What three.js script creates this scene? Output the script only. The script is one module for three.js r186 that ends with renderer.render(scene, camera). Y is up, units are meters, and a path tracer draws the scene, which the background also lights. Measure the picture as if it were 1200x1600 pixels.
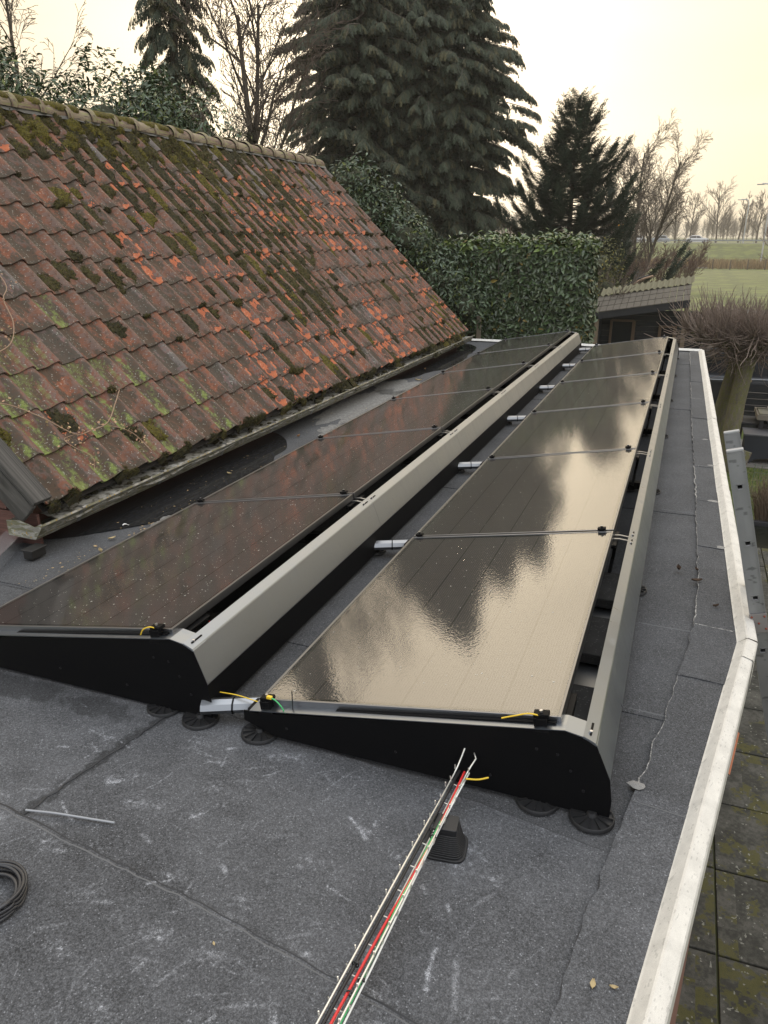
import * as THREE from 'three';
import { mergeGeometries } from 'three/addons/utils/BufferGeometryUtils.js';
import { RoundedBoxGeometry } from 'three/addons/geometries/RoundedBoxGeometry.js';

// ------------------------------------------------------------------ camera
const scene = new THREE.Scene();
const camera = new THREE.PerspectiveCamera(66.94, 3 / 4, 0.05, 3000);
camera.rotation.order = 'YXZ';
camera.position.set(0, 1.8, 0);
camera.rotation.set(-0.34109, 0.36319, 0);
camera.updateMatrixWorld(true);
camera.updateProjectionMatrix();

// ------------------------------------------------------------------ noise, random
function rng(seed) { let a = seed >>> 0; return () => { a = (a + 0x6d2b79f5) | 0; let t = Math.imul(a ^ (a >>> 15), 1 | a); t = (t + Math.imul(t ^ (t >>> 7), 61 | t)) ^ t; return ((t ^ (t >>> 14)) >>> 0) / 4294967296; }; }
function hash(x, y, s) { let h = Math.imul(x | 0, 374761393) ^ Math.imul(y | 0, 668265263) ^ Math.imul(s | 0, 1442695041); h = Math.imul(h ^ (h >>> 13), 1274126177); return ((h ^ (h >>> 16)) >>> 0) / 4294967296; }
function vn(x, y, s = 0, p = 0) {           // value noise, periodic with p if p > 0
  const xi = Math.floor(x), yi = Math.floor(y), fx = x - xi, fy = y - yi;
  const w = (i) => (p ? ((i % p) + p) % p : i);
  const u = fx * fx * (3 - 2 * fx), v = fy * fy * (3 - 2 * fy);
  const a = hash(w(xi), w(yi), s), b = hash(w(xi + 1), w(yi), s), c = hash(w(xi), w(yi + 1), s), d = hash(w(xi + 1), w(yi + 1), s);
  return a + (b - a) * u + (c - a) * v + (a - b - c + d) * u * v;
}
function fbm(x, y, s = 0, oct = 4, p = 0) { let t = 0, a = 0.5, n = 0; for (let i = 0; i < oct; i++) { t += a * vn(x, y, s + i, p); n += a; x *= 2; y *= 2; p *= 2; a *= 0.5; } return t / n; }
const clamp = (x, a = 0, b = 1) => Math.min(b, Math.max(a, x));
const sst = (a, b, x) => { const t = clamp((x - a) / (b - a)); return t * t * (3 - 2 * t); };
const lerp = (a, b, t) => a + (b - a) * t;
const mix3 = (a, b, t) => [lerp(a[0], b[0], t), lerp(a[1], b[1], t), lerp(a[2], b[2], t)];
const V = (x, y, z) => new THREE.Vector3(x, y, z);
const DEG = Math.PI / 180;

// ------------------------------------------------------------------ sky: hazy late-winter evening, sun low behind the trees
const SUN_EL = 11.5 * DEG, SUN_AZ = -20.5 * DEG;      // azimuth from -z, negative to the left
const sunDir = V(Math.sin(SUN_AZ) * Math.cos(SUN_EL), Math.sin(SUN_EL), -Math.cos(SUN_AZ) * Math.cos(SUN_EL));
function skyColor(d) {
  const el = Math.asin(clamp(d.y, -1, 1)) / DEG;
  const ang = Math.acos(clamp(d.dot(sunDir), -1, 1)) / DEG;
  let c = mix3([0.40, 0.342, 0.245], [0.40, 0.345, 0.25], sst(-2, 9, el));
  c = mix3(c, [0.80, 0.70, 0.54], sst(14, 34, el));
  c = mix3(c, [1.45, 1.56, 1.72], sst(30, 85, el));                   // thin overcast, brightest overhead
  c = mix3(c, [0.85, 0.93, 1.06], sst(60, 140, ang) * 0.75 * (1 - sst(30, 70, el)));
  const g1 = 0.9 * Math.exp(-Math.pow(ang / 8, 1.3)), g2 = 0.84 * Math.exp(-Math.pow(ang / 31, 1.5));
  c = [c[0] + g1 * 1.0 + g2 * 1.0, c[1] + g1 * 0.88 + g2 * 0.80, c[2] + g1 * 0.66 + g2 * 0.56];
  const az = Math.atan2(d.x, -d.z) / DEG;
  const n = fbm(az * 0.05 + el * 0.03, el * 0.3 - az * 0.02, 7, 4) - 0.5;
  const k = 1 + n * 0.16 * sst(0, 6, el) * (1 - sst(50, 80, el));
  if (d.y < 0) { const t = sst(0, -0.12, d.y); return mix3([c[0] * k, c[1] * k, c[2] * k], [0.10, 0.10, 0.07], t); }
  return [c[0] * k, c[1] * k, c[2] * k];
}
{
  const w = 1024, h = 512, data = new Float32Array(w * h * 4), d = new THREE.Vector3();
  for (let j = 0; j < h; j++) for (let i = 0; i < w; i++) {
    const th = ((i + 0.5) / w - 0.5) * 2 * Math.PI, ph = ((j + 0.5) / h - 0.5) * Math.PI;
    d.set(Math.cos(th) * Math.cos(ph), Math.sin(ph), Math.sin(th) * Math.cos(ph));
    const c = skyColor(d), o = (j * w + i) * 4;
    data[o] = c[0]; data[o + 1] = c[1]; data[o + 2] = c[2]; data[o + 3] = 1;
  }
  const sky = new THREE.DataTexture(data, w, h, THREE.RGBAFormat, THREE.FloatType);
  sky.mapping = THREE.EquirectangularReflectionMapping; sky.magFilter = THREE.LinearFilter; sky.minFilter = THREE.LinearFilter; sky.needsUpdate = true;
  scene.background = sky; scene.environment = sky;
}
const sun = new THREE.DirectionalLight(new THREE.Color().setRGB(1, 0.86, 0.62), 1.5);
sun.position.copy(sunDir).multiplyScalar(60); sun.target.position.set(0, 0, 0);
sun.castShadow = true; sun.shadow.radius = 20; sun.shadow.mapSize.set(4096, 4096);
Object.assign(sun.shadow.camera, { left: -40, right: 40, top: 40, bottom: -40, near: 1, far: 200 });
scene.add(sun, sun.target);
scene.fog = new THREE.FogExp2(new THREE.Color().setRGB(0.86, 0.8, 0.68), 0.0007);

const renderer = new THREE.WebGLRenderer({ antialias: true });
renderer.toneMapping = THREE.LinearToneMapping;
renderer.toneMappingExposure = 1.55;
renderer.shadowMap.enabled = true;

// ------------------------------------------------------------------ helpers
const toS = (x) => { x = clamp(x); return x <= 0.0031308 ? x * 12.92 : 1.055 * Math.pow(x, 1 / 2.4) - 0.055; };
function tex(w, h, fn, repeat = true, srgb = true) {      // fn(x, y) -> linear rgb (or grey)
  const a = new Uint8Array(w * h * 4);
  for (let j = 0; j < h; j++) for (let i = 0; i < w; i++) {
    let c = fn(i, j); if (typeof c === 'number') c = [c, c, c];
    const o = (j * w + i) * 4;
    for (let k = 0; k < 3; k++) a[o + k] = Math.round(255 * (srgb ? toS(c[k]) : clamp(c[k])));
    a[o + 3] = 255;
  }
  const t = new THREE.DataTexture(a, w, h, THREE.RGBAFormat);
  if (srgb) t.colorSpace = THREE.SRGBColorSpace;
  t.wrapS = t.wrapT = repeat ? THREE.RepeatWrapping : THREE.ClampToEdgeWrapping;
  t.magFilter = THREE.LinearFilter; t.minFilter = THREE.LinearMipmapLinearFilter; t.generateMipmaps = true; t.needsUpdate = true;
  return t;
}
const col = (r, g, b) => new THREE.Color().setRGB(r, g, b);
const mat = (r, g, b, rough = 0.8, o = {}) => new THREE.MeshStandardMaterial({ color: col(r, g, b), roughness: rough, side: THREE.DoubleSide, ...o });
const phys = (r, g, b, rough, o = {}) => new THREE.MeshPhysicalMaterial({ color: col(r, g, b), roughness: rough, side: THREE.DoubleSide, ...o });
const taken = {};
function numbered(n) { if (taken[n] === undefined) { taken[n] = 0; return n; } taken[n]++; return n + '_' + String(taken[n]).padStart(3, '0'); }
function thing(name, label, category, group, pos = [0, 0, 0], rotY = 0) {
  const o = new THREE.Group(); o.name = numbered(name); o.position.set(...pos); o.rotation.y = rotY;
  o.userData = { label, category }; if (group) o.userData.group = group; scene.add(o); return o;
}
function part(name, geo, m, parent, o = {}) {
  const x = new THREE.Mesh(Array.isArray(geo) ? merge(geo) : geo, m); x.name = name;
  if (o.label) x.userData.label = o.label; if (o.stuff) x.userData.kind = 'stuff';
  if (o.pos) x.position.set(...o.pos); parent.add(x); return x;
}
function solo(name, geo, m, label, category, group) { const x = new THREE.Mesh(Array.isArray(geo) ? merge(geo) : geo, m); x.name = numbered(name); x.userData = { label, category }; if (group) x.userData.group = group; scene.add(x); return x; }
function setting(name, geo, m) { const x = new THREE.Mesh(geo, m); x.name = numbered(name); x.userData = { kind: 'structure' }; scene.add(x); return x; }
function merge(list) {
  const l = list.map((g) => { const n = g.index ? g.toNonIndexed() : g; for (const k of Object.keys(n.attributes)) if (!['position', 'normal', 'uv'].includes(k)) n.deleteAttribute(k); return n; });
  return mergeGeometries(l);
}
const box = (w, h, d, x = 0, y = 0, z = 0) => new THREE.BoxGeometry(w, h, d).translate(x, y, z);
const rbox = (w, h, d, x = 0, y = 0, z = 0, r = 0.003) => new RoundedBoxGeometry(w, h, d, 2, Math.min(r, w / 2.1, h / 2.1, d / 2.1)).translate(x, y, z);
const cyl = (r0, r1, h, x = 0, y = 0, z = 0, n = 16) => new THREE.CylinderGeometry(r0, r1, h, n).translate(x, y, z);
function bar(a, b, w, h = w) {                 // a straight rectangular bar between two points
  const d = b.clone().sub(a), l = d.length(), g = new THREE.BoxGeometry(w, h, l);
  const m = new THREE.Matrix4().lookAt(b, a, Math.abs(d.y) / l > 0.95 ? V(1, 0, 0) : V(0, 1, 0)); m.setPosition(a.clone().add(b).multiplyScalar(0.5));
  return g.applyMatrix4(m);
}
function tube(pts, r, sides = 8, seg = 0, closed = false) { return new THREE.TubeGeometry(new THREE.CatmullRomCurve3(pts, closed), seg || pts.length * 6, r, sides, closed); }
// profile (array of [x, y]) drawn out along z from z0 to z1, facing outwards; returns a sheet of the given thickness
function sheetProfile(pf, z0, z1, th) {
  const out = pf.map((p, i) => { const a = pf[Math.max(0, i - 1)], b = pf[Math.min(pf.length - 1, i + 1)]; const dx = b[0] - a[0], dy = b[1] - a[1], l = Math.hypot(dx, dy); return [p[0] + (dy / l) * th, p[1] - (dx / l) * th]; });
  const s = new THREE.Shape(); pf.concat(out.reverse()).forEach((p, i) => (i ? s.lineTo(p[0], p[1]) : s.moveTo(p[0], p[1])));
  return new THREE.ExtrudeGeometry(s, { depth: Math.abs(z1 - z0), bevelEnabled: false }).translate(0, 0, Math.min(z0, z1));
}
function extr(poly, z0, z1, bevel = 0) {
  const s = new THREE.Shape(); poly.forEach((p, i) => (i ? s.lineTo(p[0], p[1]) : s.moveTo(p[0], p[1])));
  return new THREE.ExtrudeGeometry(s, { depth: z1 - z0 - 2 * bevel, bevelEnabled: bevel > 0, bevelSize: bevel, bevelThickness: bevel, bevelSegments: 2 }).translate(0, 0, z0 + bevel);
}
// flat polygon in the ground plane ([x, z] points), top at y, thickness th, uv in metres
function slab(poly, y, th, uvf = null) {
  const s = new THREE.Shape(); poly.forEach((p, i) => (i ? s.lineTo(p[0], -p[1]) : s.moveTo(p[0], -p[1])));
  const g = new THREE.ExtrudeGeometry(s, { depth: th, bevelEnabled: false }).rotateX(-Math.PI / 2).translate(0, y - th, 0);
  const p = g.attributes.position, uv = g.attributes.uv;
  for (let i = 0; i < p.count; i++) { const q = uvf ? uvf(p.getX(i), p.getZ(i)) : [p.getX(i), p.getZ(i)]; uv.setXY(i, q[0], q[1]); }
  return g;
}
class Acc {                                    // collects tubes with a few sides
  constructor() { this.p = []; this.n = []; this.u = []; }
  limb(pts, rad, sides = 5) {
    const rings = [];
    for (let i = 0; i < pts.length; i++) {
      const d = pts[Math.min(i + 1, pts.length - 1)].clone().sub(pts[Math.max(i - 1, 0)]).normalize();
      const a = (Math.abs(d.y) > 0.9 ? V(1, 0, 0) : V(0, 1, 0)).cross(d).normalize(), b = d.clone().cross(a), ring = [];
      for (let k = 0; k < sides; k++) { const t = (k / sides) * Math.PI * 2, n = a.clone().multiplyScalar(Math.cos(t)).addScaledVector(b, Math.sin(t)); ring.push([pts[i].clone().addScaledVector(n, rad[i]), n]); }
      rings.push(ring);
    }
    let len = 0;
    for (let i = 0; i + 1 < pts.length; i++) {
      const l1 = len + pts[i].distanceTo(pts[i + 1]);
      for (let k = 0; k < sides; k++) {
        const A = rings[i][k], B = rings[i][(k + 1) % sides], C = rings[i + 1][(k + 1) % sides], D = rings[i + 1][k];
        const flip = B[0].clone().sub(A[0]).cross(D[0].clone().sub(A[0])).dot(A[1]) < 0, cy = flip ? [[A, k, len], [C, k + 1, l1], [B, k + 1, len], [A, k, len], [D, k, l1], [C, k + 1, l1]] : [[A, k, len], [B, k + 1, len], [C, k + 1, l1], [A, k, len], [C, k + 1, l1], [D, k, l1]];
        for (const [q, uu, vv] of cy) { this.p.push(q[0].x, q[0].y, q[0].z); this.n.push(q[1].x, q[1].y, q[1].z); this.u.push((uu / sides) * rad[0] * 6.28, vv); }
      }
      len = l1;
    }
  }
  tri(a, b, c, n) { if (b.clone().sub(a).cross(c.clone().sub(a)).dot(n) < 0) [b, c] = [c, b]; for (const q of [a, b, c]) { this.p.push(q.x, q.y, q.z); this.n.push(n.x, n.y, n.z); this.u.push(q.x, q.z); } }
  geo() { const g = new THREE.BufferGeometry(); g.setAttribute('position', new THREE.Float32BufferAttribute(this.p, 3)); g.setAttribute('normal', new THREE.Float32BufferAttribute(this.n, 3)); g.setAttribute('uv', new THREE.Float32BufferAttribute(this.u, 2)); return g; }
}
function gridGeo(nx, ny, f) {                  // f(u, v) -> Vector3, indexed with smooth normals; uv = u, v
  const p = [], uv = [], ix = [];
  for (let j = 0; j <= ny; j++) for (let i = 0; i <= nx; i++) { const q = f(i / nx, j / ny); p.push(q.x, q.y, q.z); uv.push(i / nx, j / ny); }
  for (let j = 0; j < ny; j++) for (let i = 0; i < nx; i++) { const a = j * (nx + 1) + i, b = a + 1, c = a + nx + 1, d = c + 1; ix.push(a, b, d, a, d, c); }
  const g = new THREE.BufferGeometry(); g.setAttribute('position', new THREE.Float32BufferAttribute(p, 3)); g.setAttribute('uv', new THREE.Float32BufferAttribute(uv, 2)); g.setIndex(ix); g.computeVertexNormals(); return g;
}
function scatter(name, geo, m, list, parent, tint) {       // InstancedMesh from [{p, q, s}], kind stuff
  const im = new THREE.InstancedMesh(geo, m, list.length); im.name = name; im.userData.kind = 'stuff';
  const M = new THREE.Matrix4(), c = new THREE.Color();
  list.forEach((e, i) => { M.compose(e.p, e.q, typeof e.s === 'number' ? V(e.s, e.s, e.s) : e.s); im.setMatrixAt(i, M); if (tint) { const t = tint(e, i); im.setColorAt(i, c.setRGB(t[0], t[1], t[2])); } });
  parent.add(im); return im;
}
function basisQ(x, y, z) { return new THREE.Quaternion().setFromRotationMatrix(new THREE.Matrix4().makeBasis(x, y, z)); }
function lookQ(dir, nrm) { const z = dir.clone().normalize(), x = nrm.clone().cross(z); if (x.lengthSq() < 1e-6) x.set(1, 0, 0); x.normalize(); return basisQ(x, z.clone().cross(x), z); }

// ================================================================== flat roof
const GROUND = -2.7;
const R = rng(11);
// granulated bitumen felt
function granule(i, j, s, P) {
  const g = hash(i, j, s) * 0.4 + hash(i >> 1, j >> 1, s + 4) * 0.3 + vn(i * 0.35, j * 0.35, s + 2) * 0.3;
  return g;
}
const feltBump = tex(512, 512, (i, j) => 0.6 * hash(i >> 1, j >> 1, 5) + 0.4 * hash(i, j, 6), true, false);
feltBump.repeat.set(1 / 0.8, 1 / 0.8);
const feltTile = tex(1024, 1024, (i, j) => {
  const g = granule(i, j, 21, 1024), big = fbm(i / 128, j / 128, 30, 4, 8);
  let k = 0.020 + 0.15 * Math.pow(g, 1.9) + (big - 0.5) * 0.03;
  k *= 1.02; if (hash(i >> 1, j >> 1, 77) > 0.993) k += 0.15;
  return [k * 0.96, k * 0.99, k * 1.06];
});
feltTile.repeat.set(1 / 1.5, 1 / 1.5);
const FX0 = -2.7, FZ0 = -2.7, FS = 3.3, FN = 2048;
const scuff = new Float32Array(FN * FN);
{
  const r = rng(404);
  const dab = (x, z, rad, v) => { const cx = ((x - FX0) / FS) * FN, cz = ((z - FZ0) / FS) * FN, q = Math.max(1, (rad / FS) * FN), m = Math.ceil(q); for (let b = -m; b <= m; b++) for (let a = -m; a <= m; a++) { const X = Math.round(cx + a), Z = Math.round(cz + b); if (X < 0 || Z < 0 || X >= FN || Z >= FN) continue; const f = 1 - Math.hypot(a, b) / (q + 0.5); if (f > 0) { const o = Z * FN + X; scuff[o] = Math.min(1, scuff[o] + v * f * (hash(X, Z, 3) > 0.42 ? 1 : 0.1)); } } };
  for (let s = 0; s < 210; s++) {                     // boot and tool scrapes that took off granules
    let x = -2.1 + r() * 1.9, z = -2.15 + r() * 1.2, a = r() * 6.28; const len = 0.03 + r() * r() * 0.17, v = 0.15 + r() * r() * 0.65, w = 0.0015 + r() * r() * 0.010;
    for (let t = 0; t < len; t += 0.0025) { x += Math.cos(a) * 0.0025; z += Math.sin(a) * 0.0025; a += (r() - 0.5) * 0.12; if (r() > 0.2) dab(x + (r() - 0.5) * w, z + (r() - 0.5) * w, w * (0.5 + r()), v * (0.4 + 0.6 * r())); }
  }
  for (let s = 0; s < 48; s++) { const x = -2.0 + r() * 1.7, z = -2.1 + r() * 1.1; for (let k = 0; k < 60; k++) { const d = r() * 0.06, t = r() * 6.28; dab(x + Math.cos(t) * d, z + Math.sin(t) * d * 0.6, 0.003 + r() * 0.007, 0.10 + 0.14 * r()); } }
}
const feltFront = tex(FN, FN, (i, j) => {
  const x = FX0 + (i / FN) * FS, z = FZ0 + (j / FN) * FS;
  const g = granule(i, j, 41, FN), big = fbm(x * 2.1, z * 2.1, 50, 5), mid = fbm(x * 9, z * 9, 60, 4);
  let k = 0.022 + 0.165 * Math.pow(g, 1.9) + (big - 0.5) * 0.06 + (mid - 0.5) * 0.034;
  k *= 1.06; if (hash(i >> 1, j >> 1, 78) > 0.992) k += 0.15;
  { const sx = lerp(-1.843, -1.715, clamp((-1.5 - z) / 0.75)), sd = Math.abs(x + 0.012 - sx) + (fbm(x * 30, z * 30, 72, 4) - 0.5) * 0.06; if (z < -1.5 && z > -2.4) k *= lerp(0.42, 1, sst(0.010, 0.03, sd)); }   // bitumen bled out along the lap
  k += scuff[j * FN + i] * 0.34 * (0.35 + 0.9 * g);
  // two dark bitumen-wet patches with ragged outlines
  for (const [px, pz, rx, rz] of [[-2.42, -2.1, 0.2, 0.09], [-2.02, -2.09, 0.19, 0.07]]) { const e = Math.hypot((x - px) / rx, (z - pz) / rz) + (fbm(x * 14, z * 14, 71, 4) - 0.5) * 1.3; k *= lerp(0.5, 1, sst(0.7, 1.1, e)); }
  k = Math.max(0.012, k);
  return [k * 0.96, k * 0.99, k * 1.07];
}, false);
const frontUV = (x, z) => [(x - FX0) / FS, (z - FZ0) / FS];
const M = {};
M.felt = new THREE.MeshStandardMaterial({ map: feltTile, roughness: 0.92, bumpMap: feltBump, bumpScale: 0.0016, side: THREE.DoubleSide });
const fb2 = feltBump.clone(); fb2.repeat.set(FS / 0.8, FS / 0.8); fb2.needsUpdate = true;
M.feltFront = new THREE.MeshStandardMaterial({ map: feltFront, roughness: 0.92, bumpMap: fb2, bumpScale: 0.0016, side: THREE.DoubleSide });
M.bitumen = mat(0.018, 0.018, 0.02, 0.55);
M.bareEdge = new THREE.MeshStandardMaterial({ color: col(1, 1, 1), roughness: 0.9, side: THREE.DoubleSide, map: tex(128, 128, (i, j) => { const k = 0.06 + 0.6 * Math.pow(vn(i / 4, j / 4, 3, 32) * 0.6 + hash(i, j, 8) * 0.4, 2); return [k, k * 0.97, k * 0.92]; }) });
M.bareEdge.map.repeat.set(5, 5);
M.edgeGrey = mat(0.12, 0.12, 0.122, 0.95);
M.brick = mat(0.2, 0.1, 0.07, 0.9);
M.trim = new THREE.MeshStandardMaterial({ roughness: 0.62, metalness: 0.25, side: THREE.DoubleSide, map: tex(512, 512, (i, j) => { const n = fbm(i / 40, j / 40, 91, 5), f = hash(i, j, 92); let k = 0.60 + (n - 0.5) * 0.22 + (f - 0.5) * 0.12; if (fbm(i / 9, j / 16, 95, 3) > 0.72) k -= 0.12; return [k, k * 0.97, k * 0.9]; }) });
M.trim.map.repeat.set(1.6, 1.6);

const bld = thing('flat_roof_extension', 'low extension with a grey granulated felt flat roof and pale metal edge trim', 'building', null);
// right edge: straight, then bends in towards the camera at z = -3.56
const edgeX = (z) => (z < -3.56 ? lerp(0.40, 0.262, (-3.56 - z) / 10.3) : 0.40 - (z + 3.56) * 0.1572);
const FAR = -14.05, NEAR = 2.0;
const outline = [[-4.1, FAR], [edgeX(FAR) + 0.02, FAR], [edgeX(-3.56) + 0.02, -3.56], [edgeX(NEAR) + 0.02, NEAR], [-2.2, NEAR], [-2.35, -0.9], [-3.62, -3.25], [-4.1, -3.45]];
part('wall', slab(outline, -0.03, -0.03 - GROUND), M.brick, bld);
part('roof_deck', slab(outline, -0.008, 0.02), M.bitumen, bld);
// seams, [x, z] polylines
const ragged = (pts, amp, step, seed) => { const r = rng(seed), o = []; for (let i = 0; i + 1 < pts.length; i++) { const [a, b] = [pts[i], pts[i + 1]], l = Math.hypot(b[0] - a[0], b[1] - a[1]), n = Math.max(1, Math.round(l / step)); for (let k = 0; k < n; k++) { const t = k / n, nx = -(b[1] - a[1]) / l, nz = (b[0] - a[0]) / l, q = (r() - 0.5) * amp; o.push([lerp(a[0], b[0], t) + nx * q, lerp(a[1], b[1], t) + nz * q]); } } o.push(pts[pts.length - 1]); return o; };
const nearSeam = ragged([[-2.6, -1.63], [-1.952, -1.518], [-1.645, -1.475], [-1.174, -1.419], [-0.85, -1.362], [-0.424, -1.289], [-0.05, -1.23]], 0.008, 0.04, 1);
const crossSeam = ragged([[-1.70, -2.32], [-1.724, -2.209], [-1.81, -1.754], [-1.843, -1.533], [-1.85, -1.49]], 0.012, 0.035, 2);
const frontSeam = ragged([[-1.8, -2.28], [-1.086, -2.185], [-0.57, -2.117], [-0.296, -2.073], [-0.018, -2.021]], 0.007, 0.04, 3);
const rightSeam = ragged([[0.12, FAR + 0.02], [0.133, -13.211], [0.176, -8.77], [0.227, -5.511], [0.234, -4.18], [0.218, -3.739], [0.123, -2.935], [0.036, -2.348], [-0.018, -2.021], [-0.062, -1.746], [-0.101, -1.412], [-0.2, -0.6], [-0.62, NEAR - 0.05]], 0.014, 0.06, 4);
const rsX = (z) => { for (let i = 0; i + 1 < rightSeam.length; i++) { const a = rightSeam[i], b = rightSeam[i + 1]; if (z >= a[1] && z <= b[1]) return lerp(a[0], b[0], (z - a[1]) / (b[1] - a[1] || 1)); } return rightSeam[rightSeam.length - 1][0]; };
const rsPts = (za, zb, o = 0.06) => rightSeam.filter((p) => p[1] < za && p[1] > zb).map((p) => [p[0] + o, p[1]]).reverse();
const rev = (a) => a.slice().reverse();
// far sheets first, each lapping over the next
const zs = [-1.9, -2.87, -3.64, -5.46, -7.3, -9.1, -10.9, -12.55, FAR + 0.01];
for (let k = 0; k + 1 < zs.length; k++) {
  const y = 0.004 + (k % 2) * 0.004;
  const z0 = zs[k] + (k ? 0.05 * (k % 2) : 0), z1 = zs[k + 1] - (k % 2 ? 0.05 : 0);
  const e0 = ragged([[-4.08, z0], [rsX(clamp(z0, FAR, 1.9)) + 0.05, z0]], 0.012, 0.08, 50 + k), e1 = [...rsPts(z0, z1), ...ragged([[rsX(clamp(z1, FAR + 0.02, 1.9)) + 0.05, z1], [-4.08, z1]], 0.012, 0.08, 70 + k)];
  const poly = k === 0 ? [...ragged([[-3.55, -3.0], [-2.75, -1.62]], 0.01, 0.1, 9), ...ragged([[-2.75, -1.9], [-0.06, -1.9]], 0.01, 0.1, 8), ...e1] : [...(k === 1 ? ragged([[-3.9, -3.2], [-3.5, -2.9], [rsX(z0) + 0.05, z0]], 0.01, 0.08, 58) : e0), ...e1];
  part('felt_sheet', slab(poly, y, 0.004), M.felt, bld);
}
part('felt_sheet', slab([...crossSeam, [-1.9, -1.40], [-2.6, -1.5], [-2.82, -1.66], [-2.9, -2.2], [-2.0, -2.33]], 0.0125, 0.004, frontUV), M.feltFront, bld);
part('felt_sheet', slab([...frontSeam, ...rightSeam.filter((p) => p[1] > -2.0 && p[1] < -1.28).map((p) => [p[0] + 0.05, p[1]]), [-0.0, -1.18], ...rev(ragged([[-2.0, -1.42], [-0.05, -1.18]], 0.01, 0.1, 5)), [-2.0, -1.6], [-1.95, -1.9], [-1.9, -2.31]], 0.0085, 0.004, frontUV), M.feltFront, bld);
part('felt_sheet', slab([...nearSeam, [-0.1, -1.0], [-0.2, 0.5], [-2.2, 0.5], [-2.35, -0.9], [-2.7, -1.5]], 0.0165, 0.004, frontUV), M.feltFront, bld);
// strip along the right edge, in short lengths
const cz = [0.55, -1.0, -2.3, -3.2, -3.72, -4.82, -5.74, -6.69, -7.6, -8.6, -9.7, -10.9, -12.3, FAR + 0.01];
for (let k = 0; k + 1 < cz.length; k++) {
  const za = cz[k] + (k ? 0.03 : 0), zb = cz[k + 1] - 0.03, L = rightSeam.filter((p) => p[1] < za && p[1] > zb);
  const poly = [[rsX(zb), zb], ...L, [rsX(za), za], ...ragged([[rsX(za), za], [edgeX(za) + 0.01, za + 0.02]], 0.012, 0.05, 120 + k), ...(za > -3.56 && zb < -3.56 ? [[edgeX(-3.56) + 0.01, -3.56]] : []), [edgeX(zb) + 0.01, zb + 0.02]];
  const front = zb > -2.65;
  part('felt_sheet', slab(poly, 0.0215 + (k % 2) * 0.004, 0.006, front ? frontUV : null), front ? M.feltFront : M.felt, bld);
}
// squeezed-out bitumen and bare lap edges: low ragged beads
function bead(pts, y, wmin, wmax, hgt, seed, gap = 0) {
  const r = rng(seed), a = new Acc(), s = ragged(pts, 0.0035, 0.03, seed + 5); let w = (wmin + wmax) / 2, on = true;
  for (let i = 0; i + 1 < s.length; i++) {
    if (gap && r() < 0.08) on = r() > gap;
    const w1 = clamp(w + (r() - 0.5) * (wmax - wmin) * 0.6, wmin, wmax), A = s[i], B = s[i + 1], l = Math.hypot(B[0] - A[0], B[1] - A[1]) || 1, nx = -(B[1] - A[1]) / l, nz = (B[0] - A[0]) / l;
    if (on) { const P = (q, ww, o, yy) => V(q[0] + nx * ww * o, yy, q[1] + nz * ww * o), h = hgt * (0.6 + 0.6 * r());
      const a0 = P(A, w, -0.5, y), a1 = P(A, w, 0, y + h), a2 = P(A, w, 0.5, y), b0 = P(B, w1, -0.5, y), b1 = P(B, w1, 0, y + h), b2 = P(B, w1, 0.5, y), n1 = V(-nx * 0.5, 1, -nz * 0.5).normalize(), n2 = V(nx * 0.5, 1, nz * 0.5).normalize();
      a.tri(a0, b0, b1, n1); a.tri(a0, b1, a1, n1); a.tri(a1, b1, b2, n2); a.tri(a1, b2, a2, n2); }
    w = w1;
  }
  return a.geo();
}
part('seam_bead', bead(nearSeam, 0.0165, 0.004, 0.011, 0.003, 301), M.bitumen, bld);
part('seam_bead', bead(crossSeam, 0.011, 0.002, 0.010, 0.003, 302), M.bitumen, bld);
part('seam_bead', bead(frontSeam, 0.007, 0.002, 0.008, 0.003, 303), M.bitumen, bld);
part('seam_bead', bead(nearSeam.map((p) => [p[0] + 0.004, p[1] + 0.012]), 0.0165, 0.0012, 0.006, 0.002, 304), M.edgeGrey, bld);
part('seam_bead', bead(rightSeam.filter((p) => p[1] < -2.3), 0.0215, 0.0015, 0.009, 0.0015, 305), M.bareEdge, bld);
part('seam_bead', bead(rightSeam.filter((p) => p[1] >= -2.36), 0.0205, 0.002, 0.008, 0.003, 306), M.bitumen, bld);
for (let k = 2; k + 1 < cz.length; k++) { const z = cz[k]; part('seam_bead', bead([[rsX(z) + 0.005, z + 0.03], [edgeX(z) - 0.01, z + 0.05]], 0.0265, 0.002, 0.008, 0.002, 330 + k), k % 3 === 1 ? M.bareEdge : k % 3 ? M.edgeGrey : M.bitumen, bld); }
for (const [z, xa] of [[-2.86, -0.03], [-3.64, -0.03], [-5.46, 0.0], [-7.3, 0.02]]) part('seam_bead', bead([[xa, z], [rsX(z), z + 0.01]], 0.0075, 0.003, 0.011, 0.004, 360 - z * 3), M.edgeGrey, bld);
// bare bitumen blob patches at laps
for (const [x, z, r0] of [[0.03, -2.36, 0.022], [0.335, -5.72, 0.03], [0.37, -4.80, 0.026], [0.34, -6.7, 0.024], [0.3, -7.62, 0.02]]) part('bare_patch', gridGeo(10, 3, (u, v) => { const t = u * 6.283, rr = r0 * v * (0.7 + 0.6 * vn(Math.cos(t) * 2 + x * 9, Math.sin(t) * 2 + z, 4)); return V(x + Math.cos(t) * rr * 1.3, 0.031 - v * v * 0.005, z + Math.sin(t) * rr); }), M.bareEdge, bld);

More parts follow.
